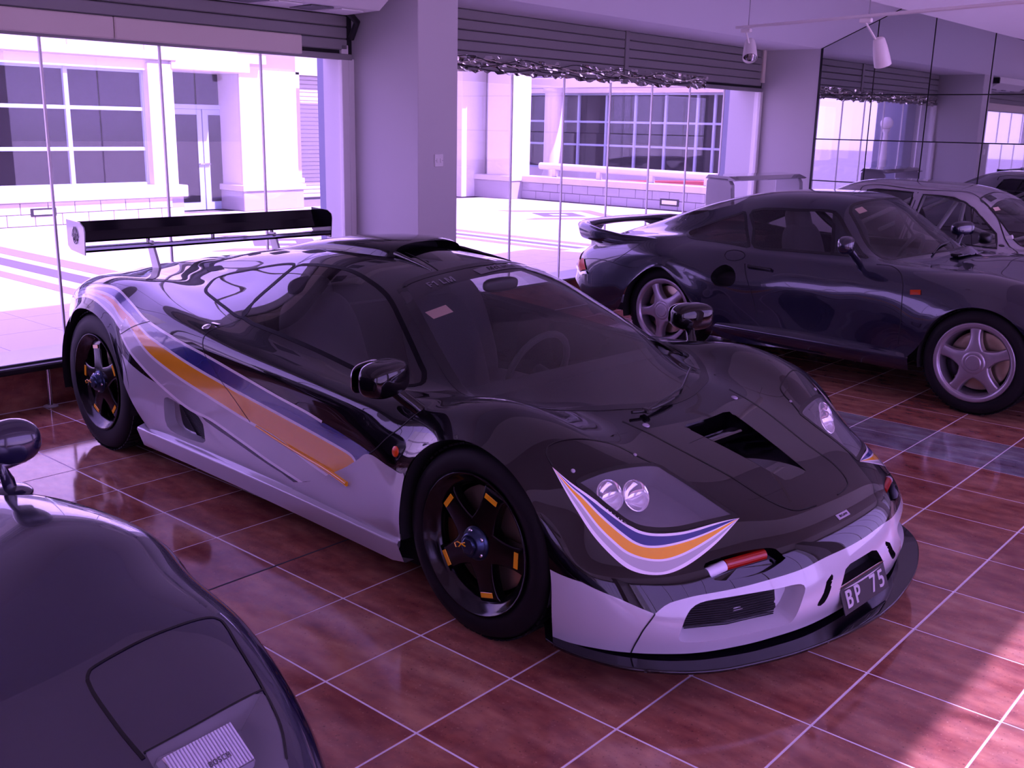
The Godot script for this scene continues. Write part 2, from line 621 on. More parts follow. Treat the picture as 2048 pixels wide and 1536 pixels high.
func build_room() -> void:
	# floor: slab, grout bed and tiles
	var fl := sblk("floor", -3.5, XR + 0.3, -0.25, -0.0012, ZM - 0.2, ZE + 0.2, M.grout)
	var joints := [9.3, 8.65, 8.0]
	var tb := MB.new(); tb.box(Vector3(0, -0.006, 0), Vector3(T - 0.006, 0.012, T - 0.006), 0.0015)
	var tm := tb.mesh()
	var gb := MB.new(); gb.box(Vector3(0, -0.006, 0), Vector3(T - 0.005, 0.012, T * 0.655 - 0.004), 0.0015)
	var gm := gb.mesh()
	var rows := []       # centre j, height in tiles, grey
	for j in range(-21, 8): rows.append([j + 0.5, false])
	rows.append([8.327, true]); rows.append([8.98, true])
	for j in 13: rows.append([9.308 + j + 0.5, false])
	var rng := RandomNumberGenerator.new(); rng.seed = 5
	var spots := []
	for r in rows:
		for i in range(-8, 10):
			var at := Vector3((i + 0.5) * T, 0, -r[0] * T)
			if at.x < -3.2 or at.z < ZM + 0.1 or at.z > ZE: continue
			spots.append([at, r[1], rng.randi() % 10, rng.randi() % 4])
	var eye := Vector3(2.6177, 1.6353, 2.1271)
	var fwd := Vector3(-0.6356302, -0.24530739, -0.73198261)
	spots.sort_custom(func(a, b): return tile_rank(a[0], eye, fwd) < tile_rank(b[0], eye, fwd))
	var stm := [SurfaceTool.new(), SurfaceTool.new(), SurfaceTool.new()]
	for s in stm: s.begin(Mesh.PRIMITIVE_TRIANGLES)
	for k in spots.size():
		var q: Array = spots[k]
		var v: int = [0, 0, 1, 1, 1, 1, 1, 2, 2, 2][q[2]]
		if k < 290:
			var o := part("tile", gm if q[1] else tm, M.tiles_grey[q[2] % 2] if q[1] else M.tiles[v], fl)
			o.position = q[0]
			if not q[1]: o.rotation.y = 0.0 if q[3] % 2 == 0 else PI
		else:
			stm[1].append_from(gm if q[1] else tm, 0, Transform3D(Basis.IDENTITY, q[0]))
	var rest := part("floor_tiles_further_off", stm[1].commit(), M.tiles[1], fl)
	rest.set_meta("kind", "stuff")
	# one dark expansion joint across the floor
	blk("expansion_joint", -T - 0.004, -T + 0.004, -0.01, 0.0006, -1.2 * T, 5.0 * T, M.grout_dark, fl)

	# window wall towards the courtyard: kerb, panes, shutters, pillars
	window_wall(1, GX, -1.0)
	window_wall(2, XR - 0.02, 1.0)
	# end walls
	sblk("wall_end", -3.6, XR + 0.3, -0.1, 3.3, ZE, ZE + 0.2, M.paint_wall)
	sblk("wall_mirror_backing", -3.6, XR + 0.3, -0.1, 3.3, ZM - 0.25, ZM - 0.012, M.paint_wall)
	# ceiling: soffit strips along the windows, folded planes between
	var fold := [[-2.53, 2.5], [-1.565, 2.924], [-0.42, 2.5], [0.66, 2.924], [1.74, 2.5], [2.5, 2.85], [3.1, 2.5]]
	var cb := MB.new()
	for k in fold.size() - 1:
		var a: Array = fold[k]; var b: Array = fold[k + 1]
		for z in [[ZM - 0.1, ZE + 0.1]]:
			cb.quad(Vector3(a[0], a[1], z[0]), Vector3(a[0], a[1], z[1]), Vector3(b[0], b[1], z[1]), Vector3(b[0], b[1], z[0]))
			cb.quad(Vector3(a[0], a[1] + 0.08, z[0]), Vector3(b[0], b[1] + 0.08, z[0]), Vector3(b[0], b[1] + 0.08, z[1]), Vector3(a[0], a[1] + 0.08, z[1]))
	struct("ceiling", cb, M.paint_ceiling)
	sblk("ceiling_soffit_window_side", -3.55, -2.53, 2.5, 2.62, ZM - 0.1, ZE + 0.1, M.paint_ceiling)
	sblk("ceiling_soffit_far_side", 3.1, XR + 0.05, 2.5, 2.62, ZM - 0.1, ZE + 0.1, M.paint_ceiling)
	sblk("ceiling_roof", -3.62, XR + 0.35, 3.05, 3.25, ZM - 0.3, ZE + 0.3, M.paint_wall)
	# mirror wall: panels with black joints
	var xs := [-2.50, -1.91, -1.325, -0.74, -0.155, 0.43, 1.015, 1.6, 2.185, 2.77, 3.1]
	var ys := [0.0, 0.22, 0.665, 1.11, 1.555, 2.02, 3.05]
	var back := sblk("wall_mirror", PX, 3.1, 0.0, 3.0, ZM - 0.012, ZM - 0.006, M.black_joint)
	for i in xs.size() - 1:
		for j in ys.size() - 1:
			var top: float = ys[j + 1]
			var y0: float = ys[j] + 0.006
			var x0: float = xs[i] + 0.006; var x1: float = xs[i + 1] - 0.006
			var poly := PackedVector2Array([Vector2(x0, y0), Vector2(x1, y0)])
			if j < ys.size() - 2:
				poly.append(Vector2(x1, top - 0.006)); poly.append(Vector2(x0, top - 0.006))
			else:
				poly.append(Vector2(x1, fold_y(fold, x1) - 0.012))
				for f in range(fold.size() - 1, -1, -1):
					if fold[f][0] > x0 + 0.01 and fold[f][0] < x1 - 0.01: poly.append(Vector2(fold[f][0], fold[f][1] - 0.012))
				poly.append(Vector2(x0, fold_y(fold, x0) - 0.012))
			var mb := MB.new()
			var cx := (x0 + x1) / 2; var cy := (y0 + top) / 2
			for q in poly.size(): poly[q] -= Vector2(cx, cy)
			mb.extrude(poly, 0.005)
			var o := part("mirror_panel", mb.mesh(), M.mirror, back)
			o.position = Vector3(cx, cy, ZM - 0.005)
			o.rotation = Vector3(rng.randf_range(-0.0022, 0.0022), rng.randf_range(-0.003, 0.003), 0)
			# bevelled white edge along the slope of the ceiling

func fold_y(f: Array, x: float) -> float:
	for k in f.size() - 1:
		if x <= f[k + 1][0]: return lerpf(f[k][1], f[k + 1][1], clampf((x - f[k][0]) / (f[k + 1][0] - f[k][0]), 0, 1))
	return f[-1][1]

func tile_rank(at: Vector3, eye: Vector3, fwd: Vector3) -> float:
	var d := at - eye
	var z := d.dot(fwd)
	if z < 0.2: return 1000.0 + d.length()
	var x := d.dot(Vector3(0.75151903, 0.02030253, -0.65939893)) / z
	var y := d.dot(Vector3(-0.17661653, 0.96923273, -0.17144827)) / z
	if absf(x) > 0.62 or absf(y) > 0.5: return 500.0 + d.length()
	return d.length()

func window_wall(n: int, gx: float, out: float) -> void:
	# pillars (room side face at PX) and three bays of panes
	var inner := gx - out * 0.675 if n == 1 else gx - out * 0.5
	var bays := [[-3.157, ZM], [2.82, -2.78], [8.42, 3.2]]
	var side := "window" if n == 1 else "far"
	for p in [[-2.78, -3.157], [3.2, 2.82], [8.8, 8.42]]:
		sblk("wall_pillar_%s" % side, inner, gx + out * 0.32, -0.1, 3.1, p[1], p[0], M.paint_wall, 0.004)
	if n == 1: sblk("wall_%s_blind" % side, gx, gx + out * 0.3, -0.1, 3.1, 3.2, 8.42, M.paint_wall)
	for bi in (2 if n == 1 else 3):
		var z1: float = bays[bi][0]; var z0: float = bays[bi][1]
		var fr := "window_%d" % (bi + 1 + (n - 1) * 3)
		var head := 2.06 if n == 1 else 2.34
		# lintel wall over the panes, kerb under them
		var w := sblk(fr, gx + out * 0.02, gx + out * (0.30 if n == 1 else 0.10), head + 0.02, 3.1, z0, z1, M.paint_wall)
		blk("kerb", gx - out * 0.02, gx + out * 0.30, -0.1, 0.255, z0, z1, M.tiles[1], w)
		blk("sill", gx - out * 0.04, gx + out * 0.32, 0.255, 0.275, z0, z1, M.steel, w, 0.004)
		# jambs
		blk("jamb", gx - out * 0.03, gx + out * 0.05, 0.27, head, z0, z0 + 0.05, M.white_trim, w, 0.003)
		blk("jamb", gx - out * 0.03, gx + out * 0.05, 0.27, head, z1 - 0.05, z1, M.white_trim, w, 0.003)
		# frameless panes with narrow butt joints
		var first := -0.58 if bi == 1 else (-4.503 if bi == 0 else 5.0)
		var step := 0.72 if bi == 1 else 0.69
		var zs := [z1 - 0.05]
		var k := ceili((z1 - 0.2 - first) / step)
		while first + k * step > z0 + 0.2:
			if first + k * step < z1 - 0.2: zs.append(first + k * step)
			k -= 1
		zs.append(z0 + 0.05)
		for q in zs.size() - 1:
			blk("pane", gx, gx + out * 0.010, 0.272, head, zs[q + 1] + 0.004, zs[q] - 0.004, M.pane if n == 1 else M.pane_far, w)
			if q > 0: blk("butt_joint", gx - out * 0.003, gx + out * 0.013, 0.272, head, zs[q] - 0.006, zs[q] + 0.006, M.white_trim, w)
		# shutter slats over the panes
		if n == 1:
			blk("shutter_backing", gx - out * 0.004, gx + out * 0.02, head + 0.02, 2.5, z0, z1, M.slat_gap, w)
			var y := 2.495
			while y > head + 0.06:
				var lo := maxf(y - 0.072, head + 0.03)
				blk("shutter_slat", gx - out * 0.03, gx, lo, y, z0 + 0.06, z1 - 0.03, M.slat, w, 0.006)
				y -= 0.077
			if bi == 0:
				blk("shutter_guide", gx - out * 0.045, gx, 2.03, 2.5, -6.09, -6.03, M.slat, w, 0.004)
				blk("shutter_guide", gx - out * 0.05, gx, 2.15, 2.5, z0 + 0.02, z0 + 0.08, M.cream, w, 0.004)
			blk("bottom_rail", gx - out * 0.035, gx + out * 0.012, head - 0.01, head + 0.03, z0 + 0.02, z1 - 0.02, M.slat, w, 0.004)
			if bi == 1:
				for c in [[-0.98, 2.0], [-2.30, -0.985]]:
					blk("pelmet", gx - out * 0.075, gx - out * 0.03, head + 0.005, head + 0.125, c[0], c[1], M.cream, w, 0.006)
				blk("shutter_guide", gx - out * 0.03, gx + out * 0.01, 0.3, 2.15, z0 + 0.05, z0 + 0.11, M.white_trim, w, 0.004)

func build_fittings() -> void:
	# rail in front of the panes, on short posts
	var r := thing("metal_rail", "low dark metal rail on chrome posts along the left window", "rail", Vector3(-3.14, 0, 0))
	blk("rail_bar", -0.035, 0.035, 0.225, 0.262, -2.6, 2.6, M.dark_metal, r, 0.008)
	for z in [-2.0, -0.43, 1.14]:
		var b := MB.new(); b.tube([Vector3(0, 0.0, z), Vector3(0, 0.23, z)], 0.013, 14)
		part("post", b.mesh(), M.chrome, r)
		b = MB.new(); b.lathe([[0.0, 0.0001], [0.0, 0.042], [0.006, 0.040], [0.012, 0.016]], 20, Vector3(0, 0, z), Vector3.UP)
		part("flange", b.mesh(), M.plastic_white, r)
	# switch plate on the pillar
	var sw := thing("light_switch", "white double light switch plate on the grey pillar", "switch", Vector3(PX, 1.388, -2.97), PI / 2)
	one("plate", Vector3(0, 0, 0.005), Vector3(0.082, 0.084, 0.010), M.plastic_white, sw, 0.003)
	for dx in [-0.017, 0.017]: one("rocker", Vector3(dx, 0, 0.012), Vector3(0.018, 0.03, 0.007), M.white_trim, sw, 0.002)
	for dx in [-0.032, 0.032]:
		var b := MB.new(); b.lathe([[0.0, 0.003], [0.0015, 0.0028], [0.0015, 0.0001]], 10, Vector3(dx, 0, 0.010), Vector3.BACK)
		part("screw", b.mesh(), M.steel, sw)
	# air conditioner hanging under the soffit
	var ac := thing("air_conditioner", "long white air conditioner under the soffit at the top edge beside the pillar", "air conditioner", Vector3(-2.78, 2.494, -1.75))
	var prof := PackedVector2Array([Vector2(-0.24, 0.0), Vector2(-0.24, -0.12), Vector2(-0.17, -0.175), Vector2(0.16, -0.165), Vector2(0.27, -0.09), Vector2(0.28, 0.0)])
	var mb := MB.new(); mb.extrude(prof, 1.5, Transform3D(Basis.IDENTITY, Vector3(0, 0, -0.78)), 0.0)
	part("casing", mb.mesh(), M.plastic_white, ac)
	blk("end_cap", -0.2, 0.285, -0.10, -0.01, -0.80, -0.775, M.plastic_black, ac, 0.01)
	for k in 6: blk("vane", -0.12, 0.10, -0.178, -0.168, -0.70 + k * 0.24, -0.52 + k * 0.24, M.plastic_grey if k % 2 else M.white_trim, ac, 0.003)
	var pb := MB.new(); pb.tube([Vector3(-0.22, -0.12, -0.80), Vector3(-0.26, -0.20, -0.95), Vector3(-0.36, -0.30, -0.98)], 0.022, 10)
	part("pipe", pb.mesh(), M.cable, ac)
	# wavy silver strip and wires standing for lamp reflections in the second window
	var rng := RandomNumberGenerator.new(); rng.seed = 9
	var fo := thing("reflection_strip", "wavy silver strip and wires standing for reflections in the second window glass", "reflection_sheet", Vector3(-3.17, 2.10, 0))
	var rowsf := []
	for j in 6:
		var rr := PackedVector3Array()
		for k in 90:
			var z := -3.3 - k * 0.0475
			rr.append(Vector3(rng.randf_range(-0.018, 0.018), 0.065 - j * 0.026 + sin(k * 0.35) * 0.006 + (rng.randf_range(-0.014, 0.014) if j == 5 else 0.0), z))
		rowsf.append(rr)
	mb = MB.new()
	for j in 5:
		for k in 89: mb.quad(rowsf[j][k], rowsf[j][k + 1], rowsf[j + 1][k + 1], rowsf[j + 1][k])
	part("reflection_sheet", mb.mesh(), M.reflection_sheet, fo)
	for c in 4:
		var path := []
		for k in 60: path.append(Vector3(0.035 + 0.006 * c, -0.03 + c * 0.02 + sin(k * (0.35 + 0.09 * c) + c) * 0.022, -3.35 - k * 0.068))
		mb = MB.new(); mb.tube(path, 0.004, 6)
		part("reflected_cable", mb.mesh(), M.cable if c != 2 else M.cream, fo)
	# track with spot lamps
	var A := Vector3(-0.985, 2.29, -4.22); var B := Vector3(1.07, 2.25, -3.32)
	var dir := (B - A).normalized()
	var tr := thing("lighting_track", "thin white lighting track hanging below the folded ceiling", "track", A)
	mb = MB.new(); mb.xf = Transform3D(Basis(dir, Vector3.UP, dir.cross(Vector3.UP)), Vector3.ZERO); mb.box(Vector3(1.3, 0, 0), Vector3(2.6, 0.016, 0.03), 0.003)
	part("rail", mb.mesh(), M.plastic_white, tr)
	for s in [0.12, 1.2, 2.3]:
		var q: Vector3 = dir * float(s)
		var b := MB.new(); b.tube([q, Vector3(q.x, fold_y([[-2.53, 2.5], [-1.565, 2.924], [-0.42, 2.5], [0.66, 2.924], [1.74, 2.5], [2.5, 2.85], [3.1, 2.5]], A.x + q.x) - A.y, q.z)], 0.003, 6)
		part("suspension_rod", b.mesh(), M.steel, tr)
	spot_lamp(Vector3(-0.895, 2.15, -4.25), Vector3(0.35, -0.75, 0.55).normalized(), A + dir * 0.10, "white spot lamp on the track showing its round reflector")
	spot_lamp(Vector3(0.15, 2.08, -3.87), Vector3(0.10, -0.92, -0.38).normalized(), A + dir * 1.18, "white spot lamp on the track turned away, in front of the mirrors")

func spot_lamp(at: Vector3, aim: Vector3, hang: Vector3, label: String) -> void:
	var o := thing("spot_lamp", label, "spot lamp", at, 0.0, "spot lamps on the ceiling track")
	var b := MB.new()
	b.lathe([[-0.085, 0.0001], [-0.085, 0.022], [-0.075, 0.032], [-0.03, 0.040], [0.03, 0.046], [0.075, 0.048], [0.078, 0.044], [0.05, 0.042]], 28, Vector3.ZERO, aim)
	part("housing", b.mesh(), M.plastic_white, o)
	b = MB.new(); b.lathe([[0.06, 0.043], [0.03, 0.034], [0.005, 0.016], [0.0, 0.0001]], 24, Vector3.ZERO, aim)
	part("reflector", b.mesh(), M.chrome, o)
	b = MB.new(); b.lathe([[0.045, 0.0001], [0.045, 0.008], [0.01, 0.008]], 12, Vector3.ZERO, aim, true)
	part("bulb", b.mesh(), M.plastic_white, o)
	b = MB.new(); b.tube([Vector3(0, 0.02, 0), hang - at - Vector3(0, 0.035, 0)], 0.006, 8)
	part("stem", b.mesh(), M.plastic_white, o)
	b = MB.new(); b.box(hang - at - Vector3(0, 0.024, 0), Vector3(0.07, 0.024, 0.03), 0.004)
	part("adaptor", b.mesh(), M.plastic_white, o)

func build_courtyard() -> void:
	mat("paving", Color(0.74, 0.72, 0.68), 0.8)
	mat("paving_grey", Color(0.47, 0.44, 0.46), 0.8)
	mat("paving_dark", Color(0.36, 0.33, 0.36), 0.8)
	mat("stone", Color(0.74, 0.71, 0.70), 0.8)
	mat("stone_grey", Color(0.60, 0.57, 0.60), 0.8)
	mat("render_white", Color(0.80, 0.78, 0.77), 0.8)
	mat("frame_blue", Color(0.62, 0.68, 0.74), 0.5)
	mat("shutter_metal", Color(0.72, 0.71, 0.70), 0.5)
	mat("pink_ramp", Color(0.82, 0.40, 0.38), 0.8)
	mat("pilaster", Color(0.46, 0.48, 0.56), 0.8)
	mat("room_dark", Color(0.10, 0.085, 0.10), 0.9)
	mat("window_dark", Color(0.05, 0.035, 0.055), 0.12, 0.0, 0.2)
	# ground
	var g := sblk("ground", -60, -3.52, -0.3, -0.02, -60, 60, M.paving_grey)
	sblk("ground_far_side", XR + 0.28, 60, -0.3, -0.02, -60, 60, M.paving)
	var rng := RandomNumberGenerator.new(); rng.seed = 21
	var sb := MB.new(); sb.box(Vector3(0, -0.01, 0), Vector3(0.594, 0.02, 0.594), 0.003)
	var sm := sb.mesh()
	var st := SurfaceTool.new(); st.begin(Mesh.PRIMITIVE_TRIANGLES)
	for i in 17:
		for k in 60:
			var at := Vector3(-3.85 - i * 0.6, 0, 4.2 - k * 0.6)
			if at.z < -15.7 and at.x > -13.2: continue
			if i < 7 and k > 5 and k < 26:
				var o := part("paving_slab", sm, M.paving, g)
				o.position = at
			else:
				st.append_from(sm, 0, Transform3D(Basis.IDENTITY, at))
	var rest := part("paving_further_off", st.commit(), M.paving, g)
	rest.set_meta("kind", "stuff")
	for s in [[-3.42, -3.14, 0], [-2.98, -2.72, 1], [-2.52, -2.34, 0], [-9.72, -9.5, 0], [-9.3, -9.12, 1], [-8.95, -8.75, 0]]:
		blk("inlaid_band", -12.8, -6.0, -0.01, 0.003, s[0], s[1], M.paving_dark if s[2] else M.paving_grey, g)
	for c in [Vector3(-9.65, 0, -13.25), Vector3(-9.1, 0, -6.5)]:
		for q in [[0.98, 0.68, 0], [0.42, 0.16, 1]]:
			for e in 4:
				if e == 1 and q[2] == 0: continue
				var mb := MB.new()
				var a := Vector3(-q[0], 0.003, -q[0]); var b := Vector3(q[0], 0.003, -q[0]); var c2 := Vector3(q[1], 0.003, -q[1]); var d := Vector3(-q[1], 0.003, -q[1])
				mb.xf = Transform3D(Basis(Vector3.UP, deg_to_rad(57) + e * PI / 2), c)
				mb.quad(a, b, c2, d)
				part("inlaid_square", mb.mesh(), M.paving_dark if q[2] else M.paving_grey, g)

	# facade opposite, parallel to our windows
	var b1 := thing("courtyard_building", "pale courtyard building with tall dark gridded windows and glazed double doors", "building", Vector3(-13.2, 0, -6))
	var ox := Vector3(-13.2, 0, -6)
	var lb := func(called, x0, x1, y0, y1, z0, z1, m, ch = 0.0, parent = null): return blk(called, x0 - ox.x, x1 - ox.x, y0, y1, z0 - ox.z, z1 - ox.z, m, b1 if parent == null else parent, ch)
	lb.call("wall", -18.0, -13.75, 0, 0.55, -7.42, 6.0, M.render_white)
	lb.call("wall", -18.0, -13.35, 2.38, 4.6, -7.45, 6.0, M.render_white)
	lb.call("string_course", -13.4, -13.22, 2.55, 2.66, -7.5, 6.0, M.stone, 0.01)
	for z in [-5.72, -7.0, -4.4]: lb.call("wall_joint", -13.36, -13.345, 2.7, 3.5, z - 0.012, z + 0.012, M.stone_grey)
	lb.call("column", -13.75, -13.28, 0.5, 2.5, -7.45, -7.0, M.render_white, 0.01)
	# base of blocks with a coping
	var base: Node = lb.call("block_base", -13.6, -13.08, 0, 0.36, -7.40, 6.0, M.stone_grey)
	for r in 2:
		for k in 12:
			var z := -7.38 + k * 0.42 + (0.21 if r else 0.0)
			blk("block", -13.12 - ox.x, -13.05 - ox.x, 0.01 + r * 0.175, 0.175 + r * 0.175, z - ox.z, minf(z + 0.41, 6.0) - ox.z, M.stone, base, 0.006)
	lb.call("coping", -13.65, -12.98, 0.36, 0.55, -7.44, 6.0, M.stone, 0.012)
	lb.call("recessed_light", -13.06, -13.035, 0.15, 0.27, -5.19, -4.80, M.dark_metal, 0.004)
	lb.call("light_lens", -13.04, -13.028, 0.175, 0.245, -5.15, -4.84, M.plastic_white, 0.003)
	# window grid
	for k in 5:
		var z := -7.0 + 1.3 * k
		for y in [[0.55, 1.12], [1.14, 1.755], [1.775, 2.38]]:
			var f: Node = lb.call("window", -13.52, -13.50, y[0] + 0.02, y[1] - 0.02, z + 0.03, z + 1.27, M.window_dark)
		lb.call("mullion", -13.52, -13.44, 0.55, 2.38, z - 0.035, z + 0.035, M.frame_blue, 0.006)
	for y in [0.56, 1.13, 1.765, 2.37]: lb.call("transom", -13.52, -13.45, y - 0.03, y + 0.03, -7.0, -0.5, M.frame_blue, 0.006)
	lb.call("wall", -13.75, -13.4, 0.5, 2.5, -0.5, 6.0, M.render_white)
	# doors in a recess
	lb.call("wall", -18.0, -14.35, 0, 4.6, -9.4, -7.42, M.render_white)
	lb.call("reveal", -14.4, -13.4, 0, 2.42, -7.46, -7.42, M.render_white)
	lb.call("transom_window", -14.32, -14.28, 1.86, 2.42, -9.3, -7.9, M.window_dark)
	lb.call("door_frame", -14.33, -14.24, 1.80, 1.88, -9.34, -7.86, M.frame_blue, 0.006)
	for z in [-9.34, -7.86]: lb.call("door_frame", -14.33, -14.24, 0, 2.42, z - 0.04, z + 0.04, M.frame_blue, 0.006)
	for d in [[-8.57, -7.90], [-9.30, -8.59]]:
		var leaf: Node = lb.call("door_leaf", -14.31, -14.26, 0.0, 1.80, d[0], d[1], M.frame_blue, 0.006)
		blk("pane", -14.262 - ox.x, -14.25 - ox.x, 0.15, 1.70, d[0] + 0.11 - ox.z, d[1] - 0.11 - ox.z, M.window_dark, leaf)
		var hz: float = d[1] - 0.05 if d[0] < -9 else d[0] + 0.05
		blk("handle", -14.25 - ox.x, -14.21 - ox.x, 0.82, 0.845, hz - 0.05 - ox.z, hz + 0.05 - ox.z, M.chrome, leaf, 0.004)
	lb.call("lintel", -14.4, -13.25, 2.42, 2.60, -8.95, -7.42, M.stone, 0.012)
	lb.call("wall", -14.4, -13.40, 2.60, 4.6, -9.4, -7.42, M.render_white)
	lb.call("pier", -14.6, -13.6, 0, 4.6, -10.2, -8.95, M.render_white, 0.01)
	lb.call("plinth", -14.7, -13.52, 0, 0.36, -10.25, -8.90, M.stone_grey, 0.01)
	lb.call("plinth_cap", -14.75, -13.48, 0.36, 0.47, -10.28, -8.87, M.stone, 0.01)
	lb.call("wall", -18.0, -15.2, 2.55, 4.6, -15.6, -10.0, M.render_white)
	lb.call("wall", -18.0, -15.2, 0.0, 2.6, -11.5, -10.0, M.render_white)
	lb.call("plinth_cap", -15.6, -15.1, 0.36, 0.47, -11.5, -10.2, M.stone, 0.01)
	for k in 30: lb.call("shutter_slat", -15.52, -15.44, 0.03 + k * 0.084, 0.108 + k * 0.084, -13.6, -11.5, M.shutter_metal, 0.012)
	lb.call("wall", -18.0, -15.2, 0.0, 2.6, -15.6, -13.6, M.render_white)
	# corner with a second shutter, near the low wall
	lb.call("corner_pier", -14.9, -14.05, 0, 4.6, -15.95, -15.15, M.render_white, 0.01)
	lb.call("corner_wall", -15.2, -13.75, 0, 4.6, -16.6, -16.0, M.render_white)
	for k in 30: lb.call("shutter_slat", -15.5, -14.95, 0.03 + k * 0.084, 0.105 + k * 0.084, -15.62, -15.56, M.shutter_metal, 0.012)
	lb.call("corner_pillar", -13.7, -12.98, 0, 4.6, -16.3, -15.62, M.render_white, 0.01)
	lb.call("plinth", -15.0, -12.95, 0.0, 0.40, -16.3, -15.58, M.stone_grey, 0.008)
	lb.call("plinth_cap", -15.0, -12.92, 0.40, 0.52, -16.3, -15.55, M.stone, 0.01)
	lb.call("meter_box", -14.42, -14.28, 0.78, 0.98, -15.16, -15.08, M.plastic_white, 0.01)
	lb.call("eave", -14.2, -13.0, 3.2, 3.5, -15.6, -8.9, M.render_white, 0.02)

	# low block wall with coping at the end of the court
	var lw := thing("low_wall", "low grey block wall with a pale coping at the end of the courtyard", "wall", Vector3(-10, 0, -16.2))
	blk("core", -2.95, 5.0, 0, 0.38, -0.15, 0.17, M.stone_grey, lw)
	for r in 2:
		for k in 18:
			var x := -2.95 + k * 0.42 + (0.21 if r else 0.0)
			blk("block", x, x + 0.412, 0.01 + r * 0.187, 0.185 + r * 0.187, 0.16, 0.2, M.stone_grey, lw, 0.006)
	blk("coping", -3.0, 5.0, 0.38, 0.52, -0.2, 0.23, M.stone, lw, 0.012)
	blk("recessed_light", 0.82, 1.28, 0.09, 0.23, 0.19, 0.21, M.dark_metal, lw, 0.004)
	blk("light_lens", 0.87, 1.23, 0.12, 0.20, 0.2, 0.218, M.plastic_white, lw, 0.003)
	var pr := thing("pipe_rail", "thick pale pipe rail on short posts above the low wall", "rail", Vector3(-10, 0.52, -16.25))
	var mb := MB.new(); mb.tube([Vector3(-2.62, 0.23, 0), Vector3(5, 0.16, 0)], 0.075, 16)
	part("pipe", mb.mesh(), M.render_white, pr)
	for x in [-2.2, -0.95, 0.42, 1.75, 3.2]: blk("post", x - 0.05, x + 0.05, 0, 0.2, -0.05, 0.05, M.render_white, pr, 0.01)
	var rp := thing("ramp", "pinkish red ramp rising behind the low wall", "ramp", Vector3(-9, 0, -17.4))
	mb = MB.new(); mb.extrude(PackedVector2Array([Vector2(-3, 0), Vector2(5, 0), Vector2(5, 0.72), Vector2(1.5, 0.62), Vector2(-3, 0.42)]), 0.8, Transform3D(Basis.IDENTITY, Vector3(0, 0, -0.4)))
	part("ramp_body", mb.mesh(), M.pink_ramp, rp)
	# end building
	var b2 := thing("end_building", "pale building at the end of the court with a long dark gridded window", "building", Vector3(-12, 0, -18.5))
	blk("wall", -4.5, 8.0, 0, 0.60, -0.5, 0.0, M.render_white, b2)
	blk("wall", -4.5, 8.0, 2.42, 4.6, -0.5, 0.05, M.stone_grey, b2)
	blk("string_course", -4.5, 8.0, 2.42, 2.68, -0.3, 0.12, M.render_white, b2, 0.01)
	blk("wall", 2.9, 8.0, 0, 3.0, -0.5, 0.0, M.render_white, b2)
	for k in 8:
		var x := -3.06 + 0.845 * k - (0.0 if k < 7 else 0.4)
		if k < 7:
			for y in [[0.60, 1.20], [1.20, 1.75], [1.75, 2.42]]:
				blk("window", x, x + 0.845 if k < 6 else 2.9, y[0] + 0.01, y[1] - 0.01, -0.14, -0.12, M.window_dark, b2)
		blk("mullion", x - 0.03, x + 0.03, 0.6, 2.42, -0.14, -0.06, M.frame_blue, b2, 0.006)
	for y in [0.62, 1.20, 1.75, 2.40]: blk("transom", -3.1, 2.9, y - 0.025, y + 0.025, -0.14, -0.07, M.frame_blue, b2, 0.006)
	var rc := thing("round_column", "round white column standing before the end window", "column", Vector3(-13.3, 0, -17.5))
	mb = MB.new(); mb.lathe([[0.0, 0.0001], [0.0, 0.24], [0.5, 0.24], [0.56, 0.21], [2.4, 0.21], [2.42, 0.26], [2.5, 0.26]], 32, Vector3.ZERO, Vector3.UP)
	part("shaft", mb.mesh(), M.render_white, rc)
	blk("beam", -1.0, 6.0, 2.5, 2.72, -0.2, 0.25, M.render_white, rc, 0.01)
	# pilasters on the outside of the showroom
	sblk("wall_pilaster_outside", -4.0, -3.52, -0.1, 3.1, -3.5, -3.1, M.pilaster, 0.01)
	sblk("wall_pilaster_outside_end", -3.80, -3.45, -0.1, 3.1, -9.4, -8.95, M.pilaster, 0.01)
	# globe lamp outside, seen in the mirrors
	var gl := thing("globe_lamp", "white globe lamp on a slim conical post outside, seen in the mirror", "lamp", Vector3(-3.72, 0, -3.75))
	mb = MB.new(); mb.lathe([[0.0, 0.0001], [0.0, 0.11], [0.03, 0.10], [1.62, 0.035], [1.66, 0.06], [1.68, 0.06]], 24, Vector3.ZERO, Vector3.UP)
	part("post", mb.mesh(), M.plastic_white, gl)
	mb = MB.new()
	var pf := []
	for k in 13: pf.append([1.765 - 0.095 * cos(PI * k / 12.0), maxf(0.0002, 0.095 * sin(PI * k / 12.0))])
	mb.lathe(pf, 28, Vector3.ZERO, Vector3.UP)
	part("globe", mb.mesh(), M.plastic_white, gl)

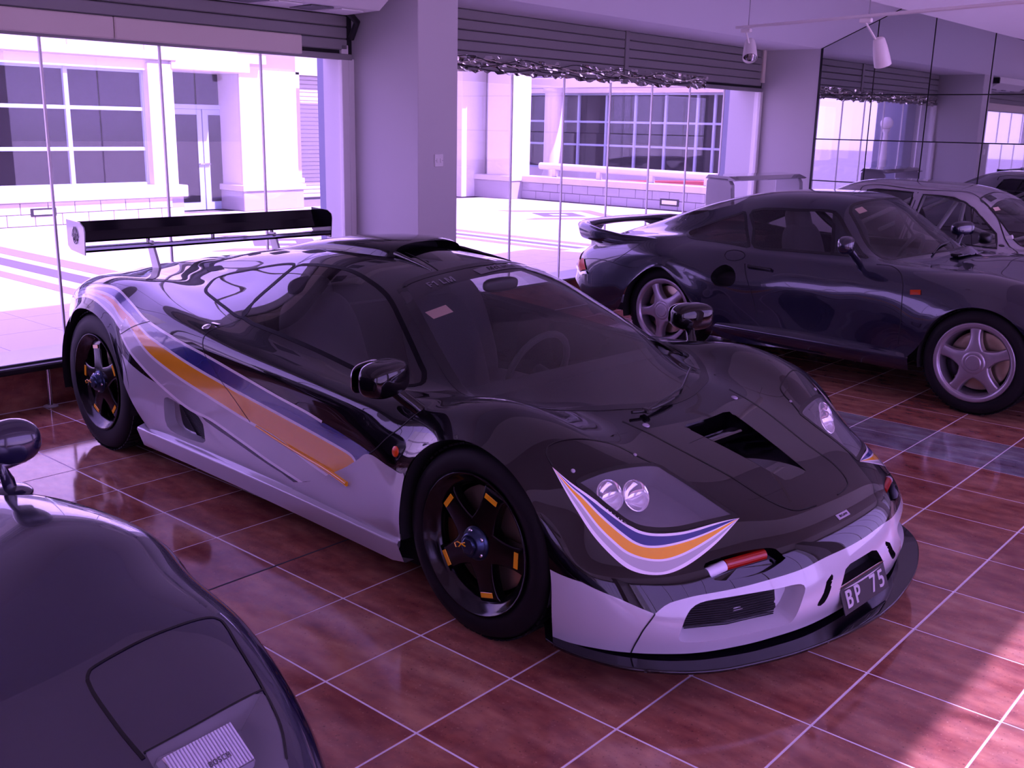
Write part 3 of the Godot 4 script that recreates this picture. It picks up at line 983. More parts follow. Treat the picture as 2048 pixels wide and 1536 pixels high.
# lofted skin of the race car: nose to tail, centre line to sill
const RACE_NET := [0.888,0.15,0,0.874,0.15,0.26,0.826,0.148,0.45,0.776,0.146,0.575,0.716,0.144,0.68,0.636,0.142,0.765,0.55,0.138,0.825,0.47,0.134,0.86,0.405,0.13,0.877,0.345,0.128,0.885,0.905,0.22,0,0.893,0.22,0.26,0.845,0.22,0.45,0.795,0.22,0.58,0.735,0.22,0.685,0.65,0.22,0.775,0.558,0.22,0.838,0.472,0.22,0.875,0.405,0.22,0.893,0.352,0.22,0.902,0.885,0.315,0,0.872,0.312,0.26,0.825,0.305,0.45,0.775,0.3,0.58,0.715,0.298,0.685,0.63,0.295,0.775,0.545,0.295,0.842,0.465,0.295,0.88,0.403,0.298,0.898,0.352,0.3,0.906,0.833,0.405,0,0.815,0.405,0.27,0.765,0.4,0.45,0.715,0.393,0.58,0.65,0.386,0.685,0.572,0.38,0.775,0.498,0.376,0.842,0.433,0.372,0.882,0.385,0.37,0.901,0.346,0.372,0.911,0.71,0.48,0,0.69,0.482,0.26,0.64,0.49,0.42,0.59,0.488,0.555,0.532,0.485,0.665,0.462,0.48,0.75,0.408,0.475,0.825,0.366,0.472,0.875,0.336,0.472,0.902,0.318,0.472,0.912,0.5,0.562,0,0.48,0.563,0.25,0.425,0.578,0.43,0.392,0.59,0.54,0.355,0.6,0.645,0.322,0.597,0.74,0.295,0.585,0.82,0.275,0.572,0.875,0.265,0.566,0.904,0.26,0.562,0.914,0.28,0.63,0,0.26,0.635,0.25,0.235,0.643,0.42,0.205,0.668,0.54,0.185,0.695,0.635,0.17,0.698,0.725,0.16,0.682,0.805,0.154,0.66,0.866,0.151,0.647,0.902,0.15,0.642,0.916,0.09,0.672,0,0.06,0.68,0.25,0.03,0.678,0.42,0.01,0.706,0.54,0,0.742,0.64,0,0.746,0.725,0,0.726,0.805,0,0.697,0.868,0,0.682,0.905,0,0.677,0.918,-0.12,0.76,0,-0.12,0.745,0.25,-0.13,0.69,0.44,-0.145,0.7,0.555,-0.15,0.742,0.65,-0.15,0.747,0.73,-0.15,0.725,0.81,-0.15,0.68,0.872,-0.15,0.652,0.907,-0.15,0.642,0.918,-0.32,0.872,0,-0.32,0.858,0.25,-0.32,0.785,0.44,-0.32,0.712,0.585,-0.31,0.722,0.675,-0.3,0.722,0.75,-0.285,0.692,0.83,-0.27,0.63,0.88,-0.262,0.585,0.907,-0.26,0.562,0.916,-0.55,0.978,0,-0.55,0.948,0.25,-0.55,0.885,0.41,-0.55,0.79,0.56,-0.52,0.714,0.7,-0.48,0.695,0.82,-0.43,0.632,0.868,-0.38,0.56,0.89,-0.34,0.505,0.907,-0.318,0.472,0.914,-0.78,1.065,0,-0.78,1.027,0.24,-0.78,0.968,0.39,-0.78,0.85,0.555,-0.76,0.722,0.71,-0.68,0.685,0.845,-0.58,0.6,0.876,-0.48,0.48,0.892,-0.4,0.39,0.903,-0.352,0.32,0.91,-1.05,1.095,0,-1.05,1.058,0.23,-1.05,1.002,0.38,-1.05,0.892,0.54,-1.03,0.742,0.71,-0.96,0.692,0.85,-0.84,0.57,0.864,-0.7,0.42,0.864,-0.58,0.25,0.868,-0.48,0.115,0.83,-1.4,1.1,0,-1.4,1.066,0.22,-1.4,1.01,0.365,-1.4,0.905,0.525,-1.4,0.768,0.7,-1.37,0.708,0.848,-1.29,0.57,0.852,-1.19,0.4,0.838,-1.1,0.235,0.84,-1,0.105,0.82,-1.75,1.078,0,-1.75,1.05,0.21,-1.75,0.985,0.345,-1.75,0.885,0.5,-1.75,0.79,0.675,-1.75,0.745,0.845,-1.74,0.59,0.858,-1.71,0.4,0.842,-1.65,0.23,0.84,-1.55,0.105,0.818,-2.1,1.03,0,-2.1,1.008,0.2,-2.1,0.94,0.32,-2.1,0.86,0.46,-2.1,0.812,0.64,-2.1,0.795,0.825,-2.1,0.66,0.882,-2.11,0.44,0.868,-2.12,0.25,0.855,-2.13,0.11,0.83,-2.4,0.985,0,-2.4,0.968,0.19,-2.4,0.9,0.31,-2.4,0.848,0.45,-2.4,0.84,0.62,-2.4,0.835,0.775,-2.39,0.73,0.878,-2.37,0.55,0.9,-2.35,0.42,0.908,-2.343,0.35,0.912,-2.56,0.953,0,-2.56,0.94,0.19,-2.56,0.885,0.3,-2.56,0.848,0.45,-2.56,0.857,0.62,-2.56,0.858,0.765,-2.54,0.795,0.868,-2.52,0.71,0.902,-2.505,0.665,0.914,-2.5,0.648,0.918,-2.73,0.922,0,-2.73,0.912,0.19,-2.73,0.872,0.3,-2.73,0.85,0.45,-2.73,0.86,0.62,-2.73,0.862,0.755,-2.725,0.815,0.86,-2.72,0.76,0.903,-2.718,0.733,0.916,-2.718,0.722,0.92,-2.93,0.897,0,-2.93,0.89,0.19,-2.93,0.865,0.3,-2.93,0.85,0.45,-2.93,0.85,0.61,-2.93,0.843,0.735,-2.93,0.79,0.842,-2.932,0.7,0.888,-2.935,0.665,0.905,-2.936,0.65,0.91,-3.15,0.855,0,-3.15,0.852,0.19,-3.15,0.84,0.3,-3.15,0.828,0.45,-3.15,0.82,0.59,-3.145,0.8,0.71,-3.13,0.73,0.805,-3.11,0.55,0.85,-3.096,0.42,0.875,-3.09,0.35,0.885,-3.34,0.82,0,-3.34,0.818,0.19,-3.335,0.808,0.3,-3.33,0.79,0.45,-3.32,0.765,0.57,-3.31,0.73,0.67,-3.28,0.66,0.76,-3.25,0.48,0.8,-3.22,0.33,0.82,-3.2,0.22,0.83,-3.43,0.74,0,-3.43,0.738,0.19,-3.425,0.73,0.3,-3.42,0.715,0.44,-3.405,0.69,0.55,-3.385,0.65,0.64,-3.35,0.58,0.71,-3.32,0.42,0.74,-3.29,0.28,0.755,-3.27,0.18,0.76]
const RACE := {
	"lens": [4.967,5.32,5.048,4.658,5.107,3.857,5.176,2.905,5.164,2.227,4.972,2.11,4.754,2.047,4.504,2.012,4.283,1.98,4.055,1.918,3.925,1.844,3.898,2.063,3.887,2.464,3.877,2.872,3.858,3.289,3.86,3.638,3.882,3.945,3.921,4.21,3.974,4.413,4.053,4.569,4.142,4.693,4.312,4.833,4.485,4.978,4.717,5.137],
	"cover": [5.42,5.786,5.593,5.768,5.697,5.682,5.789,5.479,5.814,5.177,5.82,4.843,5.808,4.421,5.791,4.02,5.787,3.598,5.774,3.209,5.729,2.898,5.577,2.658,5.392,2.507,5.164,2.227],
	"lamp_0": [5.391,5.835,4.989,5.52,4.637,5.158,4.303,4.842,4.022,4.568,3.892,4.343,3.827,3.99,3.802,3.337,3.854,2.496,3.866,1.853],
	"lamp_1": [5.391,5.835,4.952,5.564,4.613,5.257,4.264,4.946,3.985,4.657,3.847,4.42,3.775,4.033,3.753,3.38,3.818,2.527,3.866,1.853],
	"lamp_2": [5.391,5.835,4.924,5.598,4.678,5.407,4.279,5.192,3.9,4.898,3.66,4.622,3.585,4.224,3.627,3.48,3.74,2.597,3.866,1.853],
	"lamp_3": [5.391,5.835,4.908,5.639,4.655,5.472,4.254,5.267,3.861,4.973,3.619,4.678,3.537,4.256,3.585,3.51,3.71,2.621,3.866,1.853],
	"lamp_4": [5.391,5.835,4.898,5.714,4.598,5.614,4.112,5.484,3.744,5.256,3.462,4.97,3.294,4.43,3.342,3.809,3.608,2.754,3.866,1.853],
	"lamp_5": [5.391,5.835,4.883,5.756,4.575,5.68,4.085,5.559,3.707,5.328,3.42,5.039,3.246,4.458,3.295,3.812,3.579,2.723,3.866,1.853],
	"lamp_6": [5.391,5.835,4.851,5.839,4.492,5.813,3.996,5.723,3.539,5.456,3.161,5.087,2.988,4.569,3.091,3.959,3.498,2.783,3.866,1.853],
	"lamp_7": [5.391,5.835,4.85,5.908,4.493,5.916,3.958,5.844,3.474,5.576,3.076,5.188,2.922,4.601,3.025,3.931,3.466,2.738,3.866,1.853],
	"s0": [19.786,6.027,18.818,5.998,18.117,5.706,17.414,5.528,16.733,5.506,15.939,5.538,15.459,5.608,15.181,5.616,14.58,5.579,13.814,5.555,13.201,5.7,12.682,5.89,12.316,6.011,12.074,6.146],
	"s2": [19.674,6.107,19.122,6.105,18.07,6.075,17.517,5.99,16.876,5.902,15.949,5.852,15.546,5.898,15.196,5.973,14.58,5.995,13.885,6.064,13.454,6.169,12.819,6.356,12.355,6.516,11.832,6.743,11.747,6.902],
	"s4": [19.469,6.226,18.977,6.25,17.925,6.287,17.251,6.244,16.665,6.183,16.063,6.161,15.995,6.04,15.618,6.199,15.204,6.386,14.629,6.482,13.976,6.608,13.461,6.81,13.002,7.013,12.637,7.277,12.403,7.403],
	"s6": [19.272,6.365,18.655,6.484,17.856,6.592,17.149,6.65,16.584,6.473,16.086,6.411,16.204,6.496,15.838,6.709,15.41,6.816,14.897,6.959,14.38,7.145,13.993,7.189,13.556,7.438,13.234,7.663,12.838,7.865],
	"s1b": [12.074,6.146,12.05,6.194,11.657,6.405,11.118,6.729],
	"low_top": [15.618,7.07,15.11,6.995,14.711,7.007,14.225,7.182,14.143,7.317,13.753,7.506,13.262,7.822,12.926,7.96],
	"low_bot": [15.142,8.549,14.737,8.243,14.294,8.226,13.893,8.229,13.445,8.263,13.102,8.278],
	"pan_top": [13.026,8.029,12.778,7.815,12.605,7.62,12.426,7.43,12.201,7.217,11.752,6.916,11.177,6.747,10.611,7.313,10.18,8.103],
	"pan_bot": [13.102,8.278,12.841,8.234,12.506,8.17,12.198,8.28,11.897,8.654,11.65,8.996],
	"duct": [14.904,7.189,14.622,7.18,14.386,7.19,14.253,7.283,14.194,7.418,14.209,7.737,14.251,7.955,14.496,8.027,14.863,8.065,14.96,7.945,14.964,7.605],
	"duct_in": [14.774,7.231,14.393,7.245,14.248,7.365,14.226,7.613,14.275,7.923,14.483,7.942,14.745,7.96,14.8,7.664],
	"rod": [13.282,6.91,12.952,7.09,12.623,7.216,12.379,7.302,12.126,7.442],
	"door_glass": [13.871,3.951,14.086,3.296,14.103,2.57,14.046,1.919,13.735,1.823,13.392,1.824,12.82,1.885,12.299,2.1,11.771,2.336,11.187,2.676,10.596,3.015,10.168,3.301,9.979,3.473,9.901,3.835,10.337,4.157,11.242,4.084,12.217,4.003,12.922,3.98],
	"qtr_glass": [13.867,3.955,14.431,3.884,15.036,3.717,15.278,3.632,15.441,3.517,15.635,3.275,15.968,2.683,15.751,2.308,15.29,2.08,14.834,1.895,14.358,1.806,14.118,1.916,14.126,2.535,14.094,3.284],
	"door_front": [9.312,5.752,9.807,6.273,10.631,6.551,11.216,6.745],
	"door_rear": [13.861,3.998,13.871,4.205,13.891,4.559,13.912,4.841,13.919,5.051,13.919,5.285,13.884,5.554,13.768,5.818,13.659,6.099,13.513,6.444,13.373,6.878],
	"clam": [16.213,6.649,15.635,6.053,15.208,5.624],
	"roof_seam": [14.105,1.814,13.876,1.37,13.587,0.944,13.504,0.58],
	"hood": [6.496,1.448,5.729,1.298,5.041,1.099,4.712,1.007,4.291,0.946,4.001,0.835,3.858,0.747,3.768,0.657,3.721,0.506,3.697,0.26],
	"fuel": [14.039,4.751],
	"latch": [13.995,4.523],
	"marker": [10.133,7.071],
	"badge": [3.215,0.004],
	"oval": [6.242,1.143],
	"dot": [5.187,5.185,5.424,2.544],
	"mirror_base": [9.357,5.862],
	"indic": [2.995,3.377,3.089,3.247,3.146,2.85,3.158,2.261,3.088,1.63,2.934,1.524,2.741,1.444,2.673,1.611,2.55,2.002,2.561,2.656,2.612,3.191,2.744,3.312],
	"nose_edge": [1.729,5.006,1.962,4.782,2.139,4.505,2.298,3.79,2.324,2.459,2.321,1.301,2.378,0.746,2.341,0.192],
	"fend_low": [2.737,7.89,2.649,7.011,2.194,5.824,1.729,5.006],
	"seam_bump": [1.729,5.006,1.103,5.329,0.481,5.519,0.009,5.623],
	"duct_front": [0.652,4.467,1.328,4.39,1.797,4.202,2.029,3.951,2.118,3.498,2.094,2.566,1.994,1.732,1.968,1.483,1.875,1.324,1.71,1.311,1.448,1.398,1.029,1.503,0.7,1.57,0.546,1.697,0.579,2.32,0.546,3.264,0.537,4.008],
	"slot": [1.023,1.097,1.306,0.971,1.593,0.875,1.851,0.816,1.878,0.759,1.816,0.69,1.566,0.733,1.272,0.815,0.938,0.936,0.942,1.014],
	"plate_hole": [1.18,0.602,1.489,0.485,1.814,0.366,1.797,0.046,1.172,0.09],
	"s1": [19.747,6.133,18.704,6.177,17.99,5.862,17.323,5.648,16.663,5.594,15.913,5.613,15.454,5.684,15.184,5.694,14.595,5.659,13.84,5.636,13.235,5.783,12.717,5.971,12.353,6.088,12.117,6.219],
	"s3": [19.668,6.199,19.036,6.261,17.997,6.246,17.468,6.13,16.843,6.003,15.948,5.929,15.554,5.973,15.213,6.047,14.601,6.069,13.91,6.14,13.481,6.242,12.852,6.429,12.391,6.587,11.882,6.805,11.796,6.962],
	"s5": [19.467,6.322,18.926,6.398,17.889,6.463,17.245,6.385,16.677,6.293,16.086,6.245,16.006,6.119,15.642,6.273,15.233,6.456,14.657,6.551,14.002,6.68,13.486,6.881,13.027,7.083,12.661,7.343,12.427,7.466],
	"s7": [19.28,6.463,18.624,6.654,17.843,6.792,17.168,6.826,16.631,6.616,16.125,6.504,16.249,6.604,15.875,6.799,15.442,6.896,14.924,7.033,14.403,7.218,14.016,7.263,13.577,7.511,13.257,7.738,12.866,7.947],
	"card": [10.897,2.307,10.704,1.858,10.477,1.87,10.656,2.312],
	"wiper": [6.605,1.1,6.59,0.856,6.618,0.677,6.848,0.003],
	"scoopseam": [12.564,0.557,11.529,0.967],
	"lampc": [4.735,4.456,4.707,3.652],
	"roofpatch": [13.484,0.831],
}

func car_materials() -> void:
	var c := mat("black_paint", Color(0.022, 0.019, 0.026), 0.35, 0.0, 0.1)
	c.clearcoat_enabled = true; c.clearcoat = 1.0; c.clearcoat_roughness = 0.015
	for p in [["grey_paint", Color(0.69, 0.69, 0.70)], ["white_paint", Color(0.92, 0.91, 0.92)], ["blue_paint", Color(0.07, 0.15, 0.46)], ["yellow_paint", Color(0.94, 0.66, 0.03)], ["navy_paint", Color(0.040, 0.052, 0.13)], ["indigo_paint", Color(0.075, 0.07, 0.17)], ["silver_paint", Color(0.60, 0.585, 0.60)]]:
		c = mat(p[0], p[1], 0.22)
		c.clearcoat_enabled = true; c.clearcoat = 1.0; c.clearcoat_roughness = 0.02
	mat("tyre", Color(0.055, 0.053, 0.062), 0.62, 0.0, 0.35)
	mat("rubber", Color(0.02, 0.019, 0.024), 0.55, 0.0, 0.2)
	mat("gap_black", Color(0.012, 0.011, 0.014), 0.7)  # near-black; seam ribbons and slot patches wear it as painted shade
	mat("liner", Color(0.025, 0.024, 0.028), 0.85)
	mat("carbon", Color(0.045, 0.042, 0.055), 0.12)
	mat("splitter", Color(0.050, 0.048, 0.062), 0.04)
	mat("alloy_black", Color(0.030, 0.027, 0.032), 0.16, 0.2)
	mat("alloy_silver", Color(0.66, 0.63, 0.66), 0.32, 0.75)
	mat("brake_disc", Color(0.72, 0.66, 0.56), 0.32, 0.9)
	mat("caliper", Color(0.40, 0.27, 0.16), 0.5, 0.3)
	mat("lamp_chrome", Color(0.92, 0.92, 0.95), 0.10, 1.0)
	mat("lamp_bowl", Color(0.30, 0.29, 0.31), 0.4)
	mat("amber", Color(0.85, 0.30, 0.05), 0.2)
	mat("red_lens", Color(0.55, 0.10, 0.05), 0.15)
	mat("clear_lens", Color(0.80, 0.80, 0.85), 0.12)
	mat("mesh_grille", Color(0.05, 0.05, 0.055), 0.5, 0.4)
	mat("seat_dark", Color(0.10, 0.095, 0.11), 0.8)
	mat("seat_grey", Color(0.22, 0.21, 0.23), 0.85)
	mat("card", Color(0.85, 0.74, 0.66), 0.8)
	mat("text_silver", Color(0.75, 0.75, 0.77), 0.3, 0.6)
	mat("text_grey", Color(0.42, 0.42, 0.44), 0.5)
	mat("badge_pale", Color(0.62, 0.60, 0.65), 0.35, 0.3)
	mat("hub_blue", Color(0.20, 0.25, 0.34), 0.3, 0.8)
	glass("car_glass", Color(0.03, 0.03, 0.035), 0.30)
	glass("lamp_glass", Color(0.9, 0.9, 0.95), 0.08)

func mir(parent: Node, called: String, mb: MB, m: Material) -> void:
	part(called, mb.mesh(), m, parent)

# outline of a hole turned into a well: walls down along the normal and a floor
func well(sk: CarSkin, poly: PackedVector2Array, depth: float, s: float) -> MB:
	var mb := MB.new()
	var top := PackedVector3Array(); var low := PackedVector3Array()
	var mid := Vector2.ZERO
	for q in poly: mid += q / poly.size()
	for q in poly:
		var a := sk.at(q.x, q.y)
		var q2 := q.lerp(mid, 0.06)
		var b := sk.at(q2.x, q2.y) - sk.nrm(q2.x, q2.y) * depth
		top.append(Vector3(a.x, a.y, a.z * s)); low.append(Vector3(b.x, b.y, b.z * s))
	top.append(top[0]); low.append(low[0])
	mb.grid([top, low], false, s < 0)
	var c := sk.at(mid.x, mid.y) - sk.nrm(mid.x, mid.y) * depth
	c.z *= s
	for k in low.size() - 1:
		if s > 0: mb.tri(low[k], c, low[k + 1])
		else: mb.tri(low[k], low[k + 1], c)
	return mb

# frame strip round an outline
func rim(sk: CarSkin, poly: PackedVector2Array, inner: float, lift: float, s: float, mb: MB) -> void:
	var mid := Vector2.ZERO
	for q in poly: mid += q / poly.size()
	var mp := sk.at(mid.x, mid.y)
	var a := poly.duplicate(); a.append(poly[0])
	var rows := []
	var n := poly.size()
	for i in n + 1:
		var q := poly[i % n]
		var p0 := sk.at(q.x, q.y)
		var t := sk.at(poly[(i + 1) % n].x, poly[(i + 1) % n].y) - sk.at(poly[(i - 1 + n) % n].x, poly[(i - 1 + n) % n].y)
		var nm := sk.nrm(q.x, q.y)
		var sd_ := t.normalized().cross(nm).normalized()
		if sd_.dot(mp - p0) < 0: sd_ = -sd_
		var r := PackedVector3Array()
		for e in [-0.004, inner * 0.5, inner]:
			var w: Vector3 = p0 + sd_ * float(e) + nm * lift
			r.append(Vector3(w.x, w.y, w.z * s))
		rows.append(r)
	mb.grid(rows, false, s > 0)

func flat_text(words: String, height: float, depth := 0.0015, font := "Droid Sans", bold := true) -> ArrayMesh:
	var t := TextMesh.new()
	var f := SystemFont.new()
	f.font_names = PackedStringArray([font])
	if bold: f.font_weight = 700
	t.font = f
	t.text = words
	t.font_size = 64
	t.pixel_size = height / 46.0
	t.depth = depth
	t.curve_step = 3.0
	var arr := t.surface_get_arrays(0)
	var m := ArrayMesh.new()
	m.add_surface_from_arrays(Mesh.PRIMITIVE_TRIANGLES, arr)
	return m

# lettering laid on a surface given by a function (x, y) -> [point, normal]
func laid_text(words: String, height: float, place: Callable, lift: float, font := "Droid Sans", slant := 0.0) -> ArrayMesh:
	var src := flat_text(words, height, 0.0, font)
	var arr := src.surface_get_arrays(0)
	var v: PackedVector3Array = arr[Mesh.ARRAY_VERTEX]
	var n := PackedVector3Array(); n.resize(v.size())
	for k in v.size():
		var pn: Array = place.call(v[k].x + v[k].y * slant, v[k].y)
		v[k] = pn[0] + pn[1] * lift
		n[k] = pn[1]
	var out := []
	out.resize(Mesh.ARRAY_MAX)
	out[Mesh.ARRAY_VERTEX] = v; out[Mesh.ARRAY_NORMAL] = n; out[Mesh.ARRAY_INDEX] = arr[Mesh.ARRAY_INDEX]
	var m := ArrayMesh.new()
	m.add_surface_from_arrays(Mesh.PRIMITIVE_TRIANGLES, out)
	return m

# wheel: axis along +z of its own frame, outer face towards +z at z = 0
func wheel(parent: Node, at: Vector3, r: float, width: float, rim_r: float, spin: float, s: float, style: String) -> Node3D:
	var w := Node3D.new()
	w.name = "wheel"
	parent.add_child(w, true)
	w.position = at
	if s < 0: w.rotation.y = PI
	var mb := MB.new()
	var h := width
	mb.lathe([[-0.012, rim_r - 0.004], [-0.002, rim_r + 0.012], [0.0, lerpf(rim_r, r, 0.45)], [-0.010, lerpf(rim_r, r, 0.8)], [-0.030, r - 0.008], [-0.055, r], [-h / 2, r + 0.001], [-h + 0.055, r], [-h + 0.03, r - 0.008], [-h, lerpf(rim_r, r, 0.5)], [-h + 0.01, rim_r - 0.004]], 72, Vector3.ZERO, Vector3.BACK)
	var ty := part("tyre", mb.mesh(), M.tyre, w)
	# tread blocks
	mb = MB.new()
	for k in 72:
		for q in 4:
			var a := TAU * (k + 0.25 * (q % 2)) / 72
			mb.xf = Transform3D(Basis(Vector3.BACK, a), Vector3.ZERO)
			mb.box(Vector3(r + 0.0005, 0, -0.05 - (h - 0.1) * q / 3.0), Vector3(0.006, r * 0.062, (h - 0.1) / 4.2), 0.0)
	var tread := part("tread_blocks", mb.mesh(), M.tyre, w)
	tread.set_meta("kind", "stuff")
	var al: Material = M.alloy_black if style == "black" else M.alloy_silver
	# barrel and lip
	mb = MB.new()
	if style == "black":
		mb.lathe([[-0.012, rim_r - 0.006], [0.002, rim_r + 0.002], [0.003, rim_r - 0.006], [-0.012, rim_r - 0.012], [-0.020, rim_r - 0.026], [-0.028, rim_r - 0.030], [-0.034, rim_r - 0.044], [-0.06, rim_r - 0.050], [-h + 0.03, rim_r - 0.052], [-h, rim_r - 0.01]], 64, Vector3.ZERO, Vector3.BACK, true)
	else:
		mb.lathe([[-0.012, rim_r - 0.004], [0.004, rim_r + 0.003], [0.008, rim_r - 0.004], [0.006, rim_r - 0.022], [-0.002, rim_r - 0.028], [-0.008, rim_r - 0.030], [-0.010, rim_r - 0.036], [-0.05, rim_r - 0.042], [-h + 0.03, rim_r - 0.045], [-h, rim_r - 0.01]], 64, Vector3.ZERO, Vector3.BACK, true)
	part("rim", mb.mesh(), al, w)
	# brake disc and caliper
	mb = MB.new(); mb.lathe([[-0.105, 0.07], [-0.080, 0.07], [-0.080, rim_r * 0.74], [-0.105, rim_r * 0.74]], 48, Vector3.ZERO, Vector3.BACK)
	var bd := part("brake_disc", mb.mesh(), M.brake_disc, w)
	mb = MB.new(); mb.lathe([[-0.15, rim_r * 0.40], [-0.064, rim_r * 0.40], [-0.064, rim_r * 0.77], [-0.15, rim_r * 0.77], [-0.15, rim_r * 0.40]], 14, Vector3.ZERO, Vector3.BACK, false, deg_to_rad(-42), deg_to_rad(8))
	part("caliper", mb.mesh(), M.caliper if style == "black" else M.dark_metal, w)
	mb = MB.new(); mb.lathe([[-0.14, 0.0001], [-0.14, rim_r - 0.05]], 40, Vector3.ZERO, Vector3.BACK, true)
	part("backing_plate", mb.mesh(), M.liner, w)
	# five spokes
	for k in 5:
		var a := spin + TAU * k / 5
		mb = MB.new()
		mb.xf = Transform3D(Basis(Vector3.BACK, a), Vector3.ZERO)
		if style == "black":
			var hw := [[0.03, 0.060], [0.06, 0.056], [0.09, 0.046], [0.125, 0.040], [0.16, 0.040], [0.185, 0.044], [rim_r - 0.040, 0.054]]
			spoke(mb, hw, [-0.016, -0.018, -0.020, -0.022, -0.024, -0.026, -0.034], 0.035, 0.006)
			var sp := part("spoke", mb.mesh(), al, w)
			mb = MB.new()
			mb.xf = Transform3D(Basis(Vector3.BACK, a), Vector3.ZERO)
			mb.box(Vector3(0.174, 0.0, -0.0215), Vector3(0.018, 0.055, 0.003), 0.0008)
			part("tape_mark", mb.mesh(), M.yellow_paint, sp, "yellow tape strip")
		else:
			var hw := [[0.02, 0.085], [0.055, 0.068], [0.085, 0.047], [0.115, 0.036], [0.145, 0.031], [0.175, 0.031], [rim_r - 0.034, 0.036]]
			spoke(mb, hw, [0.006, 0.005, 0.003, 0.0, -0.004, -0.007, -0.010], 0.045, 0.010)
			part("spoke", mb.mesh(), al, w)
	mb = MB.new()
	if style == "black":
		mb.lathe([[-0.04, 0.060], [-0.015, 0.058], [-0.008, 0.050], [-0.004, 0.046], [0.012, 0.040], [0.014, 0.028], [0.002, 0.026], [0.001, 0.0001]], 32, Vector3.ZERO, Vector3.BACK, true)
		var hb := part("hub", mb.mesh(), M.hub_blue, w)
		mb = MB.new(); mb.lathe([[0.0, 0.033], [0.022, 0.031], [0.024, 0.024], [0.024, 0.0001]], 6, Vector3.ZERO, Vector3.BACK, true)
		part("centre_nut", mb.mesh(), M.hub_blue, hb)
		mb = MB.new()
		mb.tube([Vector3(-0.005, 0.0, 0.026), Vector3(-0.02, 0.006, 0.03), Vector3(-0.034, 0.010, 0.034), Vector3(-0.045, 0.004, 0.036), Vector3(-0.038, -0.008, 0.036), Vector3(-0.026, -0.004, 0.034), Vector3(-0.018, 0.008, 0.032), Vector3(-0.004, 0.014, 0.030)], 0.0022, 6)
		part("safety_clip", mb.mesh(), M.yellow_paint, hb)
		for q in 5:
			var aa := spin + TAU * (q + 0.5) / 5
			mb = MB.new(); mb.lathe([[0.0, 0.008], [0.006, 0.007], [0.006, 0.0001]], 12, Vector3(cos(aa), sin(aa), 0) * 0.045 + Vector3(0, 0, -0.006), Vector3.BACK, true)
			part("stud", mb.mesh(), M.chrome, hb)
	else:
		mb.lathe([[-0.03, 0.085], [0.004, 0.075], [0.009, 0.060], [0.010, 0.050], [0.007, 0.047], [0.012, 0.045], [0.014, 0.040], [0.014, 0.0001]], 40, Vector3.ZERO, Vector3.BACK, true)
		part("hub_cap", mb.mesh(), al, w)
	return w

func spoke(mb: MB, hw: Array, zs: Array, thick: float, bev: float) -> void:
	var rows := []
	for k in hw.size():
		var x: float = hw[k][0]; var y: float = hw[k][1]; var z: float = zs[k]
		rows.append(PackedVector3Array([Vector3(x, -y, z - thick), Vector3(x, -y, z - bev), Vector3(x, -y + bev * 0.5, z - bev * 0.3), Vector3(x, -y + bev * 1.3, z), Vector3(x, 0, z + 0.002), Vector3(x, y - bev * 1.3, z), Vector3(x, y - bev * 0.5, z - bev * 0.3), Vector3(x, y, z - bev), Vector3(x, y, z - thick)]))
	mb.grid(rows, false, true)

func arch_liner(cx: float, cy: float, r: float, z0: float, z1: float, s: float) -> MB:
	var mb := MB.new()
	var rows := []
	for z in [z1, z0]:
		var row := PackedVector3Array()
		for k in 25:
			var a := PI * (k / 24.0) * 1.16 - PI * 0.08
			row.append(Vector3(cx + cos(a) * r, cy + sin(a) * r, z * s))
		rows.append(row)
	mb.grid(rows, false, s > 0)
	var c := Vector3(cx, cy, z0 * s)
	for k in 24: mb.tri(rows[1][k], c, rows[1][k + 1])
	return mb

func egg(mb: MB, c: Vector3, h: Vector3, basis: Basis, pw := 2.6, n := 28, m := 16) -> void:
	var rows := []
	for i in m + 1:
		var b := -PI / 2 + PI * i / m
		var row := PackedVector3Array()
		for k in n:
			var a := TAU * k / n
			var f := func(x): return signf(x) * pow(absf(x), 2.0 / pw)
			row.append(c + basis * Vector3(f.call(cos(b)) * f.call(cos(a)) * h.x, f.call(sin(b)) * h.y, f.call(cos(b)) * f.call(sin(a)) * h.z))
		rows.append(row)
	mb.grid(rows, true, false)

